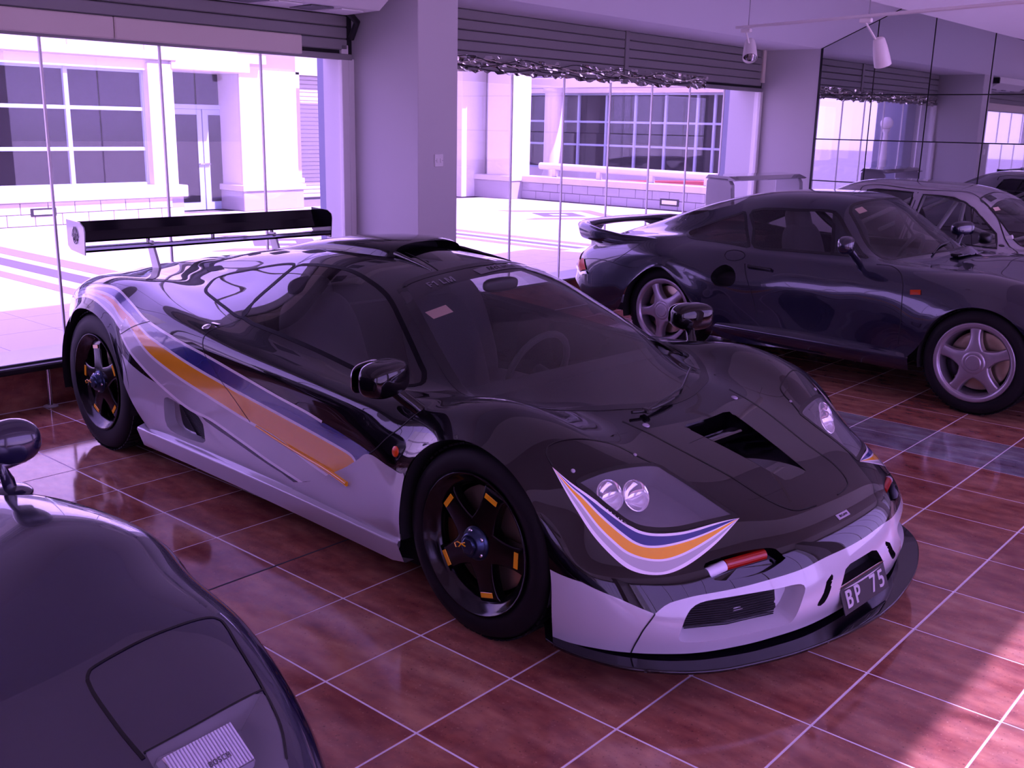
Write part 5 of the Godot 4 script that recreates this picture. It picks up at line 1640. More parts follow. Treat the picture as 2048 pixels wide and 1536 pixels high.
func roof_scoop(car: Node, sk: CarSkin) -> void:
	var mb := MB.new()
	var st := [[-1.235, 0.155, 1.130], [-1.27, 0.165, 1.139], [-1.35, 0.170, 1.141], [-1.50, 0.168, 1.136], [-1.70, 0.155, 1.118], [-1.95, 0.13, 1.078], [-2.2, 0.10, 1.025], [-2.45, 0.06, 0.975], [-2.6, 0.02, 0.944]]
	var rows := []
	for q in st:
		var row := PackedVector3Array()
		for k in 17:
			var a := PI * k / 16.0
			var z: float = cos(a) * q[1] * 1.25
			var y0 := roof_y(sk, q[0], absf(z)) - 0.006
			var hgt: float = q[2]
			row.append(Vector3(q[0], lerpf(y0, maxf(hgt, y0), pow(sin(a), 0.55)), z))
		rows.append(row)
	mb.grid(rows, false, false)
	var sc := part("roof_scoop", mb.mesh(), M.black_paint, car)
	# dark mouth
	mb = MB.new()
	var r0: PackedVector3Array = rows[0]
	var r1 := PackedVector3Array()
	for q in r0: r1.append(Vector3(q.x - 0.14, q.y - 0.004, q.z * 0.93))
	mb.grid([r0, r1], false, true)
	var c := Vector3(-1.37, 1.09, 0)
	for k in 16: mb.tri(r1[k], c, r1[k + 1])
	part("scoop_mouth", mb.mesh(), M.gap_black, sc)
	# flared lips leading into the mouth
	for s in [1.0, -1.0]:
		mb = MB.new()
		var pa := []
		for k in 9:
			var t := k / 8.0
			var x := lerpf(-1.24, -0.95, t); var z: float = lerpf(0.185, 0.235, t) * s
			pa.append(Vector3(x, roof_y(sk, x, absf(z)) + 0.012 * (1.0 - t), z))
		mb.tube(pa, 0.012, 8, true, 0.003)
		part("scoop_lip", mb.mesh(), M.black_paint, sc)

func roof_y(sk: CarSkin, x: float, z: float) -> float:
	# height of the skin over (x, z): march over stations and lines
	var u := 6.0
	while u < 21.9 and sk.at(u, 1.0).x > x: u += 0.05
	var v := 0.0
	while v < 4.0 and sk.at(u, v).z < z: v += 0.05
	return sk.at(u, v).y

func race_cabin(car: Node) -> void:
	var mb := MB.new()
	mb.box(Vector3(-1.1, 0.25, 0), Vector3(1.7, 0.2, 1.35))
	mb.box(Vector3(-1.9, 0.50, 0), Vector3(0.06, 0.5, 0.9))
	var tub := part("cabin_floor", mb.mesh(), M.seat_dark, car)
	mb = MB.new()
	mb.extrude(PackedVector2Array([Vector2(-0.02, 0.52), Vector2(-0.28, 0.70), Vector2(-0.42, 0.70), Vector2(-0.46, 0.62), Vector2(-0.40, 0.40), Vector2(-0.1, 0.40)]), 1.16, Transform3D(Basis.IDENTITY, Vector3(0, 0, -0.58)))
	part("dashboard", mb.mesh(), M.seat_dark, car)
	mb = MB.new()
	var ring := []
	for k in 25: ring.append(Vector3(-0.56, 0.66, 0) + Basis(Vector3.BACK, -0.35) * Vector3(0, cos(TAU * k / 24.0) * 0.17, sin(TAU * k / 24.0) * 0.17))
	mb.tube(ring, 0.014, 8, false)
	mb.tube([Vector3(-0.42, 0.62, 0), Vector3(-0.56, 0.66, 0)], 0.03, 10)
	part("steering_wheel", mb.mesh(), M.seat_dark, car)
	for q in [[-0.95, 0.0], [-1.30, 0.40], [-1.30, -0.40]]:
		mb = MB.new()
		var bs := Basis(Vector3.BACK, 0.38)
		egg(mb, Vector3(q[0] - 0.16, 0.62, q[1]), Vector3(0.07, 0.30, 0.20), bs, 3.2)
		egg(mb, Vector3(q[0] + 0.12, 0.40, q[1]), Vector3(0.26, 0.06, 0.20), Basis.IDENTITY, 3.2)
		egg(mb, Vector3(q[0] - 0.27, 0.90, q[1]), Vector3(0.04, 0.07, 0.11), bs, 3.0)
		part("seat", mb.mesh(), M.seat_grey, car)
	mb = MB.new(); egg(mb, Vector3(-0.80, 0.985, -0.02), Vector3(0.02, 0.03, 0.10), Basis.IDENTITY, 3.0)
	part("rear_view_mirror", mb.mesh(), M.plastic_black, car)

const COUPE_NET := [0.86,0.22,0,0.85,0.22,0.3,0.82,0.22,0.5,0.78,0.22,0.62,0.73,0.22,0.7,0.65,0.22,0.77,0.55,0.22,0.82,0.46,0.22,0.85,0.39,0.22,0.865,0.34,0.22,0.87,0.9,0.42,0,0.89,0.42,0.3,0.86,0.42,0.5,0.82,0.42,0.63,0.76,0.42,0.72,0.67,0.42,0.79,0.56,0.42,0.84,0.46,0.42,0.865,0.385,0.41,0.875,0.328,0.4,0.88,0.78,0.6,0,0.77,0.6,0.3,0.74,0.61,0.48,0.7,0.63,0.6,0.64,0.64,0.69,0.55,0.62,0.77,0.46,0.585,0.83,0.37,0.55,0.865,0.31,0.53,0.88,0.27,0.52,0.885,0.45,0.7,0,0.45,0.7,0.3,0.42,0.71,0.48,0.38,0.75,0.6,0.34,0.765,0.68,0.28,0.745,0.76,0.23,0.7,0.83,0.19,0.65,0.87,0.165,0.625,0.885,0.15,0.62,0.89,0.05,0.785,0,0.05,0.785,0.3,0.04,0.79,0.48,0.02,0.81,0.59,0,0.825,0.68,0,0.8,0.76,0,0.745,0.83,0,0.685,0.875,0,0.662,0.89,0,0.655,0.895,-0.25,0.835,0,-0.25,0.835,0.3,-0.25,0.83,0.48,-0.22,0.825,0.6,-0.2,0.825,0.69,-0.19,0.8,0.765,-0.175,0.74,0.835,-0.16,0.67,0.875,-0.153,0.635,0.89,-0.15,0.62,0.895,-0.5,0.868,0,-0.54,0.858,0.3,-0.6,0.83,0.52,-0.5,0.825,0.62,-0.45,0.82,0.69,-0.4,0.795,0.765,-0.35,0.72,0.835,-0.31,0.61,0.87,-0.285,0.545,0.885,-0.27,0.52,0.89,-0.72,0.992,0,-0.74,0.97,0.3,-0.8,0.88,0.51,-0.74,0.84,0.6,-0.68,0.825,0.69,-0.6,0.79,0.765,-0.52,0.7,0.83,-0.44,0.54,0.865,-0.38,0.43,0.878,-0.333,0.37,0.885,-0.95,1.135,0,-0.97,1.112,0.3,-1,1.03,0.47,-0.97,0.93,0.57,-0.93,0.835,0.67,-0.85,0.785,0.755,-0.75,0.67,0.82,-0.65,0.48,0.84,-0.56,0.3,0.85,-0.48,0.24,0.86,-1.15,1.215,0,-1.15,1.2,0.3,-1.15,1.12,0.46,-1.15,0.98,0.56,-1.12,0.84,0.665,-1.08,0.78,0.75,-1,0.64,0.81,-0.92,0.45,0.825,-0.84,0.28,0.84,-0.76,0.215,0.86,-1.5,1.225,0,-1.5,1.208,0.3,-1.5,1.125,0.46,-1.5,0.98,0.56,-1.5,0.842,0.665,-1.48,0.775,0.75,-1.42,0.63,0.81,-1.36,0.44,0.82,-1.3,0.27,0.84,-1.25,0.2,0.86,-1.8,1.205,0,-1.8,1.188,0.3,-1.8,1.1,0.455,-1.8,0.965,0.56,-1.8,0.85,0.67,-1.79,0.785,0.77,-1.77,0.65,0.86,-1.75,0.48,0.88,-1.73,0.3,0.885,-1.72,0.2,0.885,-2.1,1.15,0,-2.1,1.13,0.3,-2.1,1.04,0.44,-2.09,0.93,0.55,-2.08,0.85,0.68,-2.05,0.79,0.79,-2,0.69,0.885,-1.97,0.55,0.91,-1.945,0.44,0.92,-1.935,0.37,0.92,-2.4,1.07,0,-2.4,1.045,0.3,-2.38,0.96,0.43,-2.34,0.885,0.55,-2.31,0.85,0.68,-2.29,0.8,0.8,-2.28,0.74,0.885,-2.275,0.68,0.915,-2.272,0.668,0.925,-2.272,0.66,0.928,-2.75,0.94,0,-2.75,0.92,0.3,-2.72,0.87,0.43,-2.68,0.845,0.55,-2.64,0.83,0.68,-2.61,0.78,0.79,-2.59,0.7,0.87,-2.58,0.58,0.9,-2.578,0.5,0.915,-2.575,0.475,0.92,-3.05,0.83,0,-3.05,0.82,0.3,-3.03,0.8,0.45,-3,0.79,0.57,-2.97,0.77,0.68,-2.93,0.72,0.77,-2.88,0.63,0.84,-2.82,0.48,0.875,-2.75,0.36,0.885,-2.68,0.28,0.89,-3.3,0.7,0,-3.3,0.7,0.3,-3.28,0.69,0.46,-3.25,0.68,0.58,-3.22,0.66,0.68,-3.17,0.62,0.76,-3.1,0.53,0.82,-3.02,0.4,0.845,-2.95,0.28,0.855,-2.88,0.22,0.86,-3.37,0.45,0,-3.37,0.45,0.3,-3.35,0.45,0.47,-3.32,0.45,0.6,-3.28,0.45,0.7,-3.22,0.43,0.77,-3.14,0.38,0.81,-3.06,0.3,0.835,-3,0.22,0.84,-2.95,0.19,0.845]
const COUPE := {
	"qtr_glass": [12.877,3.281,12.754,2.877,12.019,2.534,11.481,2.33,11.238,2.246,10.973,3.062,10.618,4.158,10.999,4.17,11.579,4.089,12.446,4.02,12.719,3.723],
	"door_glass": [11.044,2.187,9.876,2.152,9.234,2.085,9.015,2.155,8.582,2.486,8.033,2.885,7.665,3.412,7.551,3.806,8.76,3.999,9.741,4.096,10.488,4.147,10.794,3.097],
	"ws": [8.779,1.573,8.634,0.985,8.566,0.382,7.922,2.011,7.213,2.806,7.053,3.237,6.547,2.204,6.255,1.533,6.175,0.9,6.262,0.409],
	"intake": [11.413,6.345,11.36,6.063,11.253,5.841,11.13,5.662,11.005,5.576,10.842,5.657,10.752,5.841,10.728,6.078,10.755,6.286,10.843,6.436,11.034,6.554,11.269,6.573],
	"door_rear": [10.561,5.399,10.515,5.829,10.408,6.598,10.349,7.332],
	"door_front": [7.32,4.351,6.921,4.304,6.772,4.967,6.786,5.613,6.901,6.153,7.248,7.224,7.552,7.972],
	"hood": [6.53,2.711,6.316,4.191,5.509,4.59,4.601,4.877,3.443,4.43],
	"rear_seam": [14.641,6.252,14.273,5.895,14.039,5.486,13.875,5.039],
	"rear_seam2": [15.866,5.366,14.641,6.252,13.696,6.977],
	"fuel": [11.13,5.145,11.106,4.873,10.944,4.677,10.716,4.735,10.61,4.967,10.648,5.189,10.831,5.338,11.021,5.325],
	"marker": [6.592,6.07,6.181,6.077,6.208,6.314,6.634,6.277],
	"handle": [10.471,5.515,10.166,5.518,9.97,5.539],
	"lamp": [15.895,5.293,15.863,6.114],
	"mirror_base": [7.838,4.605],
	"card": [8.59,1.531,8.476,1.173,8.201,1.166,8.294,1.535],
}
const SALOON_NET := [0.8,0.2,0,0.8,0.2,0.3,0.79,0.2,0.5,0.77,0.2,0.62,0.74,0.2,0.7,0.69,0.2,0.76,0.6,0.2,0.8,0.5,0.2,0.83,0.42,0.2,0.845,0.34,0.2,0.85,0.82,0.45,0,0.82,0.45,0.3,0.81,0.45,0.5,0.79,0.45,0.62,0.76,0.45,0.71,0.7,0.45,0.77,0.6,0.44,0.82,0.48,0.42,0.845,0.4,0.4,0.855,0.33,0.38,0.86,0.76,0.66,0,0.76,0.66,0.3,0.75,0.66,0.5,0.73,0.655,0.62,0.7,0.65,0.7,0.64,0.62,0.77,0.55,0.57,0.82,0.44,0.53,0.85,0.35,0.51,0.86,0.27,0.5,0.865,0.4,0.72,0,0.4,0.72,0.3,0.4,0.72,0.5,0.4,0.72,0.62,0.38,0.715,0.7,0.35,0.69,0.775,0.3,0.66,0.83,0.24,0.63,0.86,0.19,0.61,0.87,0.15,0.6,0.875,0,0.765,0,0,0.765,0.3,0,0.765,0.5,0,0.763,0.62,0,0.755,0.71,0,0.73,0.78,0,0.7,0.835,0,0.665,0.865,0,0.645,0.875,0,0.64,0.88,-0.22,0.79,0,-0.22,0.79,0.3,-0.22,0.785,0.5,-0.22,0.78,0.62,-0.22,0.77,0.715,-0.21,0.74,0.785,-0.2,0.7,0.835,-0.18,0.64,0.865,-0.16,0.61,0.875,-0.15,0.6,0.88,-0.42,0.82,0,-0.43,0.815,0.3,-0.46,0.8,0.52,-0.47,0.79,0.63,-0.46,0.785,0.72,-0.45,0.75,0.79,-0.42,0.69,0.83,-0.37,0.6,0.86,-0.32,0.53,0.87,-0.27,0.5,0.875,-0.6,0.95,0,-0.61,0.94,0.3,-0.66,0.86,0.53,-0.65,0.81,0.63,-0.62,0.795,0.72,-0.6,0.755,0.79,-0.55,0.67,0.82,-0.48,0.53,0.84,-0.4,0.43,0.855,-0.33,0.36,0.865,-0.93,1.135,0,-0.94,1.125,0.3,-0.97,1.085,0.5,-0.95,0.95,0.6,-0.93,0.8,0.72,-0.9,0.755,0.79,-0.85,0.65,0.815,-0.78,0.47,0.825,-0.7,0.3,0.83,-0.6,0.2,0.835,-1.2,1.22,0,-1.2,1.21,0.3,-1.2,1.155,0.5,-1.2,0.98,0.59,-1.2,0.8,0.72,-1.18,0.755,0.79,-1.15,0.64,0.81,-1.1,0.46,0.82,-1.05,0.3,0.825,-1,0.2,0.83,-1.6,1.245,0,-1.6,1.235,0.3,-1.6,1.175,0.5,-1.6,0.98,0.59,-1.6,0.8,0.72,-1.6,0.755,0.79,-1.6,0.64,0.81,-1.6,0.46,0.82,-1.6,0.3,0.825,-1.6,0.2,0.83,-2,1.245,0,-2,1.235,0.3,-2,1.165,0.49,-2,0.98,0.58,-2,0.8,0.72,-2,0.755,0.79,-2.02,0.64,0.815,-2.06,0.46,0.83,-2.1,0.3,0.84,-2.15,0.2,0.845,-2.25,1.17,0,-2.25,1.16,0.3,-2.28,1.08,0.48,-2.3,0.94,0.58,-2.3,0.81,0.72,-2.3,0.765,0.79,-2.31,0.67,0.83,-2.32,0.5,0.855,-2.33,0.4,0.865,-2.335,0.34,0.87,-2.6,1,0,-2.6,0.985,0.3,-2.62,0.925,0.48,-2.65,0.87,0.6,-2.66,0.82,0.71,-2.665,0.78,0.79,-2.665,0.73,0.84,-2.665,0.68,0.87,-2.665,0.655,0.88,-2.665,0.65,0.885,-2.88,0.905,0,-2.88,0.9,0.3,-2.9,0.885,0.5,-2.91,0.865,0.61,-2.92,0.83,0.7,-2.93,0.78,0.77,-2.935,0.7,0.82,-2.935,0.58,0.85,-2.935,0.52,0.86,-2.935,0.5,0.87,-3.4,0.89,0,-3.4,0.89,0.3,-3.39,0.88,0.5,-3.39,0.86,0.61,-3.38,0.83,0.69,-3.36,0.78,0.75,-3.3,0.68,0.79,-3.2,0.45,0.83,-3.1,0.32,0.84,-3,0.3,0.845,-3.5,0.55,0,-3.5,0.55,0.3,-3.49,0.55,0.5,-3.48,0.55,0.61,-3.46,0.55,0.69,-3.42,0.52,0.75,-3.35,0.45,0.79,-3.25,0.35,0.82,-3.17,0.28,0.83,-3.1,0.24,0.835]
const SALOON := {
	"door_glass": [9.554,2.084,9.232,2.038,8.861,2,8.444,2.077,8.075,2.178,7.706,2.387,7.387,2.558,7.33,3.186,7.294,4.103],
	"qtr_glass": [10.725,2.042,10.536,1.968,10.125,1.987,9.744,2.021,9.717,2.313,9.734,2.692],
	"ws": [8.215,1.24,7.716,1.699,7.23,1.921,6.315,4.125],
	"gutter": [10.888,2.077,10.872,1.81,10.737,1.664,10.608,1.631,9.681,1.826,9.057,1.564,8.663,1.185,8.39,1.24,8.069,1.409,7.329,2.042,6.561,4.484,6.477,5.46],
	"post": [9.658,1.861,9.584,2.828],
	"strip": [8.151,1.098,7.849,1.382],
	"card": [7.803,1.429,7.783,1.14,7.678,1.245,7.703,1.51],
	"mirror_base": [7.198,3.419],
}
const NEAR_NET := [1.27,0.25,0,1.26,0.25,0.3,1.22,0.25,0.5,1.15,0.25,0.65,1.04,0.25,0.78,0.9,0.25,0.87,0.74,0.25,0.92,0.58,0.25,0.945,0.46,0.25,0.95,0.36,0.25,0.95,1.24,0.38,0,1.22,0.385,0.3,1.16,0.4,0.5,1.07,0.42,0.65,0.96,0.43,0.78,0.83,0.43,0.87,0.69,0.42,0.925,0.55,0.41,0.95,0.44,0.4,0.955,0.352,0.4,0.955,1.03,0.48,0,1,0.49,0.3,0.94,0.52,0.5,0.87,0.555,0.66,0.78,0.575,0.785,0.68,0.57,0.885,0.57,0.54,0.94,0.45,0.505,0.95,0.37,0.5,0.957,0.31,0.5,0.96,0.72,0.56,0,0.7,0.57,0.3,0.65,0.6,0.5,0.6,0.645,0.65,0.54,0.672,0.765,0.47,0.67,0.87,0.4,0.635,0.94,0.31,0.595,0.95,0.265,0.583,0.96,0.23,0.58,0.962,0.4,0.63,0,0.38,0.64,0.3,0.34,0.665,0.5,0.29,0.7,0.63,0.25,0.725,0.74,0.215,0.72,0.84,0.19,0.69,0.915,0.165,0.657,0.95,0.15,0.643,0.96,0.14,0.64,0.965,0.1,0.69,0,0.08,0.7,0.3,0.04,0.71,0.5,0,0.74,0.63,0,0.768,0.74,0,0.762,0.84,0,0.73,0.915,0,0.697,0.95,0,0.682,0.963,0,0.675,0.967,-0.2,0.75,0,-0.22,0.74,0.3,-0.25,0.72,0.5,-0.25,0.735,0.64,-0.25,0.76,0.74,-0.24,0.75,0.84,-0.22,0.7,0.91,-0.2,0.635,0.945,-0.19,0.607,0.957,-0.18,0.6,0.962,-0.6,0.93,0,-0.6,0.91,0.3,-0.6,0.83,0.48,-0.55,0.745,0.64,-0.52,0.74,0.74,-0.48,0.71,0.83,-0.43,0.6,0.9,-0.38,0.48,0.93,-0.35,0.41,0.945,-0.335,0.37,0.95,-1,1.06,0,-1,1.05,0.28,-1,0.96,0.45,-1,0.83,0.6,-0.98,0.74,0.74,-0.95,0.69,0.83,-0.87,0.58,0.88,-0.78,0.42,0.9,-0.68,0.25,0.905,-0.6,0.14,0.9,-1.6,1.08,0,-1.6,1.07,0.27,-1.6,0.97,0.44,-1.6,0.84,0.59,-1.6,0.76,0.74,-1.6,0.7,0.84,-1.55,0.58,0.89,-1.5,0.42,0.905,-1.45,0.25,0.905,-1.4,0.13,0.9,-2.2,0.99,0,-2.2,0.98,0.26,-2.2,0.91,0.42,-2.2,0.84,0.58,-2.2,0.81,0.74,-2.2,0.79,0.85,-2.2,0.68,0.93,-2.2,0.48,0.95,-2.2,0.3,0.95,-2.2,0.2,0.95,-2.7,0.88,0,-2.7,0.88,0.26,-2.7,0.85,0.42,-2.7,0.83,0.58,-2.7,0.82,0.74,-2.7,0.79,0.85,-2.7,0.72,0.93,-2.7,0.6,0.95,-2.7,0.45,0.95,-2.7,0.3,0.95,-3.3,0.8,0,-3.3,0.8,0.26,-3.3,0.79,0.42,-3.3,0.78,0.58,-3.28,0.77,0.72,-3.25,0.72,0.82,-3.2,0.62,0.88,-3.15,0.5,0.9,-3.1,0.35,0.9,-3.05,0.25,0.9]
const NEAR := {
	"panel": [3.53,2.63,3.563,2.702,3.563,2.832,3.468,3.432,3.352,4.058,3.221,4.755,3.143,4.957,3.055,4.964,2.806,4.746,2.429,4.504,2.151,4.297,1.98,4.003],
	"panel_in": [3.53,2.63,3.394,2.568,3.097,2.526,2.837,2.53],
	"divide": [2.865,2.566,2.685,3.342,2.438,4.482],
	"lampq": [2.754,2.609,2.644,3.103,2.488,3.756,2.402,3.67,2.302,3.434],
	"mirror_base": [6.49,4.531],
}

func disc_on(sk: CarSkin, q: Vector2, r: float, s: float) -> MB:
	var p0 := sk.at(q.x, q.y); var n0 := sk.nrm(q.x, q.y)
	p0.z *= s; n0.z *= s
	var fb := MB.new(); fb.lathe([[-0.002, r], [0.002, r], [0.004, r * 0.8], [0.0045, 0.0001]], 20, p0, n0, true)
	return fb

func patch_on(sk: CarSkin, poly: PackedVector2Array, lift: float, s: float) -> MB:
	# small filled outline lying on the skin
	var mb := MB.new()
	var mid := Vector2.ZERO
	for q in poly: mid += q / poly.size()
	var pts := []
	for q in poly:
		var w := sk.at(q.x, q.y) + sk.nrm(q.x, q.y) * lift
		pts.append(Vector3(w.x, w.y, w.z * s))
	var c := sk.at(mid.x, mid.y) + sk.nrm(mid.x, mid.y) * lift * 1.3
	c.z *= s
	for k in pts.size():
		mb.tri(pts[k], pts[(k + 1) % pts.size()], c)
		mb.tri(pts[(k + 1) % pts.size()], pts[k], c)
	return mb

func build_blue_coupe() -> void:
	var car := thing("blue_coupe", "dark blue coupe with hooped rear spoiler and silver five-spoke wheels", "car", Vector3(0.841, 0, -5.02), -deg_to_rad(3.29))
	var D := {}
	for k in COUPE: D[k] = V2(COUPE[k])
	var sk := CarSkin.new()
	sk.build(COUPE_NET, 10, 8, 7, 4)
	var ws := CarSkin.curve(V2([8.56, -0.3, 8.57, 0.0, 8.57, 0.38, 8.63, 0.99, 8.74, 1.5, 8.62, 1.85]), 4)
	ws.append_array(CarSkin.curve(V2([8.3, 1.95, 7.92, 2.1, 7.5, 2.5, 7.2, 2.78, 7.0, 2.9, 6.75, 2.65, 6.52, 2.2, 6.27, 1.5, 6.17, 0.9, 6.14, 0.41, 6.13, 0.0, 6.13, -0.3]), 4))
	var rw := V2([11.5, -0.3, 11.5, 1.3, 11.7, 1.62, 12.9, 1.66, 13.5, 1.3, 13.6, -0.3])
	var dg := rounded(D.door_glass); var qg := rounded(D.qtr_glass); var ik := rounded(D.intake)
	var t_ws := sk.take(ws); var t_rw := sk.take(rw); var t_d := sk.take(dg); var t_q := sk.take(qg)
	sk.take(ik)
	var hood := V2([6.1, -0.3, 6.12, 0.6, 6.0, 1.4, 5.75, 1.95, 4.0, 2.0, 2.5, 1.75, 2.3, 1.2, 2.25, -0.3])
	var t_h := sk.take(hood)
	var door := PackedVector2Array()
	for q in D.door_front: door.append(q)
	door.append_array(V2([9.2, 8.2, 10.4, 8.3]))
	for k in range(D.door_rear.size() - 1, -1, -1): door.append(D.door_rear[k])
	door.append_array(V2([10.55, 4.2, 10.85, 3.1, 11.05, 2.1, 10.0, 2.02, 9.2, 1.98, 8.9, 2.1, 8.3, 2.55, 7.5, 3.75]))
	var t_door := sk.take(door)
	part("body", sk.mesh(sk.rest), M.navy_paint, car)
	part("hood", sk.mesh(t_h), M.navy_paint, car)
	for s in [1, -1]: part("door", sk.mesh(t_door, s), M.navy_paint, car)
	part("windscreen", sk.mesh(t_ws), M.car_glass, car)
	part("rear_window", sk.mesh(t_rw), M.car_glass, car)
	var fb := MB.new()
	for s in [1.0, -1.0]:
		part("door_window", sk.mesh(t_d, int(s)), M.car_glass, car)
		part("quarter_window", sk.mesh(t_q, int(s)), M.car_glass, car)
		fb = MB.new(); rim(sk, dg, 0.020, 0.0012, s, fb); rim(sk, qg, 0.018, 0.0012, s, fb)
		var wr := PackedVector2Array()
		for q in ws:
			if q.y >= 0: wr.append(q)
		sk.seam(fb, wr, 0.022, 0.0012, s)
		sk.seam(fb, V2([9.1, 2.1, 8.9, 3.0, 8.78, 4.0]), 0.022, 0.002, s)
		part("window_seal", fb.mesh(), M.plastic_black, car)
		part("side_intake", well(sk, ik, 0.10, s).mesh(), M.gap_black, car)
		var fu: PackedVector2Array = D.fuel.duplicate(); fu.append(fu[0])
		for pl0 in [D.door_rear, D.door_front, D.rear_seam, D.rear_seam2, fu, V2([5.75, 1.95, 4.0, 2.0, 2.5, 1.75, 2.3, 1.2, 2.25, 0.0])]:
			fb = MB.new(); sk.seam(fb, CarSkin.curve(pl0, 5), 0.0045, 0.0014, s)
			part("panel_gap_shade", fb.mesh(), M.gap_black, car)  # dark ribbon standing for the shade in each shut line
		part("side_marker", patch_on(sk, D.marker, 0.006, s).mesh(), M.amber, car)
		# door handle
		fb = MB.new()
		var hp := []
		for q in CarSkin.even(CarSkin.curve(D.handle, 4), 8): 
			var w := sk.at(q.x, q.y) + sk.nrm(q.x, q.y) * 0.012
			hp.append(Vector3(w.x, w.y, w.z * s))
		fb.tube(hp, 0.011, 8)
		part("door_handle", fb.mesh(), M.plastic_black, car)
		# tail lamp round the corner
		fb = MB.new()
		sk.band(fb, V2([15.88, 5.27, 16.2, 5.0, 16.15, 4.2, 16.1, 3.0]), V2([15.83, 6.12, 16.3, 5.8, 16.5, 4.5, 16.5, 3.0]), 16, 4, 0.008, s)
		part("tail_lamp", fb.mesh(), M.amber, car)
		fb = MB.new()
		sk.band(fb, V2([15.83, 6.2, 16.32, 5.86, 16.52, 4.5, 16.52, 0.0]), V2([15.8, 6.38, 16.36, 6.0, 16.58, 4.6, 16.58, 0.0]), 24, 2, 0.012, s)
		part("bumper_trim", fb.mesh(), M.chrome, car)
		# mirror
		fb = MB.new(); egg(fb, Vector3(-0.845, 0.945, 0.93 * s), Vector3(0.055, 0.058, 0.10), Basis(Vector3.UP, 0.35 * s), 2.6)
		var mr := part("door_mirror", fb.mesh(), M.navy_paint, car)
		fb = MB.new(); fb.tube([Vector3(-0.83, 0.80, 0.74 * s), Vector3(-0.825, 0.84, 0.80 * s), Vector3(-0.835, 0.90, 0.88 * s)], 0.022, 10)
		part("stalk", fb.mesh(), M.navy_paint, mr)
		# spoiler leg
		fb = MB.new()
		var leg := [[-2.35, 0.815, 0.70, 0.010], [-2.55, 0.81, 0.715, 0.022], [-2.8, 0.795, 0.735, 0.040], [-3.02, 0.80, 0.735, 0.058], [-3.2, 0.825, 0.70, 0.062], [-3.31, 0.85, 0.58, 0.045], [-3.36, 0.865, 0.38, 0.032], [-3.38, 0.87, 0.18, 0.028], [-3.385, 0.872, 0.0, 0.028]]
		var rows := []
		var lp := PackedVector3Array()
		for q in leg: lp.append(Vector3(q[0], q[1], q[2]))
		for k in leg.size():
			var t := (lp[mini(k + 1, leg.size() - 1)] - lp[maxi(k - 1, 0)]).normalized()
			if k == leg.size() - 1: t = Vector3(0, 0, -1)
			var side := t.cross(Vector3.UP).normalized()
			var row := PackedVector3Array()
			for e in 16:
				var a := TAU * e / 16
				var rr: float = leg[k][3]
				var wd := lerpf(0.035, 0.085, clampf((k - 3) / 4.0, 0, 1))
				var w := lp[k] + side * cos(a) * wd + Vector3.UP * sin(a) * rr
				row.append(Vector3(w.x, w.y, w.z * s))
			rows.append(row)
		fb.grid(rows, true, s < 0)
		part("rear_spoiler", fb.mesh(), M.navy_paint, car)
		# web between spoiler leg and fender
		fb = MB.new()
		var web := []
		for k in 8:
			var q := lp[k]
			var u := lerpf(13.2, 16.0, k / 7.0)
			var b := sk.at(u, 5.0) + sk.nrm(u, 5.0) * -0.004
			web.append(PackedVector3Array([Vector3(q.x, q.y, (q.z + 0.02) * s), Vector3((q.x + b.x) / 2, (q.y + b.y) / 2, ((q.z + b.z) / 2 + 0.02) * s), Vector3(b.x, b.y, b.z * s)]))
		fb.grid(web, false, s > 0)
		part("spoiler_web", fb.mesh(), M.navy_paint, car)
		part("wheel_arch", arch_liner(0.0, 0.32, 0.335, 0.40, 0.885, s).mesh(), M.liner, car)
		part("wheel_arch", arch_liner(-2.272, 0.32, 0.342, 0.40, 0.915, s).mesh(), M.liner, car)
		wheel(car, Vector3(0, 0.322, 0.868 * s), 0.322, 0.24, 0.238, deg_to_rad(95), s, "silver")
		wheel(car, Vector3(-2.272, 0.322, 0.878 * s), 0.322, 0.27, 0.238, deg_to_rad(45), s, "silver")
		# sill
		fb = MB.new()
		var sr := []
		for q in [[-0.40, 0.865], [-0.48, 0.89], [-1.0, 0.885], [-1.5, 0.89], [-1.84, 0.90], [-1.9, 0.88]]:
			sr.append(PackedVector3Array([Vector3(q[0], 0.33, (q[1] - 0.06) * s), Vector3(q[0], 0.305, (q[1] - 0.005) * s), Vector3(q[0], 0.27, q[1] * s), Vector3(q[0], 0.20, (q[1] - 0.03) * s), Vector3(q[0], 0.17, 0.7 * s)]))
		fb.grid(sr, false, s > 0)
		part("side_sill", fb.mesh(), M.navy_paint, car)
		# seat
		fb = MB.new()
		var bs := Basis(Vector3.BACK, 0.28)
		egg(fb, Vector3(-1.42, 0.72, 0.36 * s), Vector3(0.07, 0.30, 0.23), bs, 3.4)
		egg(fb, Vector3(-1.50, 1.00, 0.36 * s), Vector3(0.055, 0.13, 0.13), bs, 3.2)
		egg(fb, Vector3(-1.15, 0.46, 0.36 * s), Vector3(0.28, 0.08, 0.23), Basis.IDENTITY, 3.2)
		part("seat", fb.mesh(), M.seat_grey, car)
	var cq := []
	for q in D.card: cq.append(sk.at(q.x, q.y) - sk.nrm(q.x, q.y) * 0.006)
	fb = MB.new(); fb.quad(cq[0], cq[1], cq[2], cq[3])
	part("windscreen_card", fb.mesh(), M.card, car, "small pinkish card behind the windscreen")
	fb = MB.new(); fb.box(Vector3(-1.35, 0.30, 0), Vector3(2.0, 0.12, 1.45)); fb.box(Vector3(-1.3, 0.22, 0), Vector3(3.8, 0.06, 1.0))
	part("cabin_floor", fb.mesh(), M.seat_dark, car)
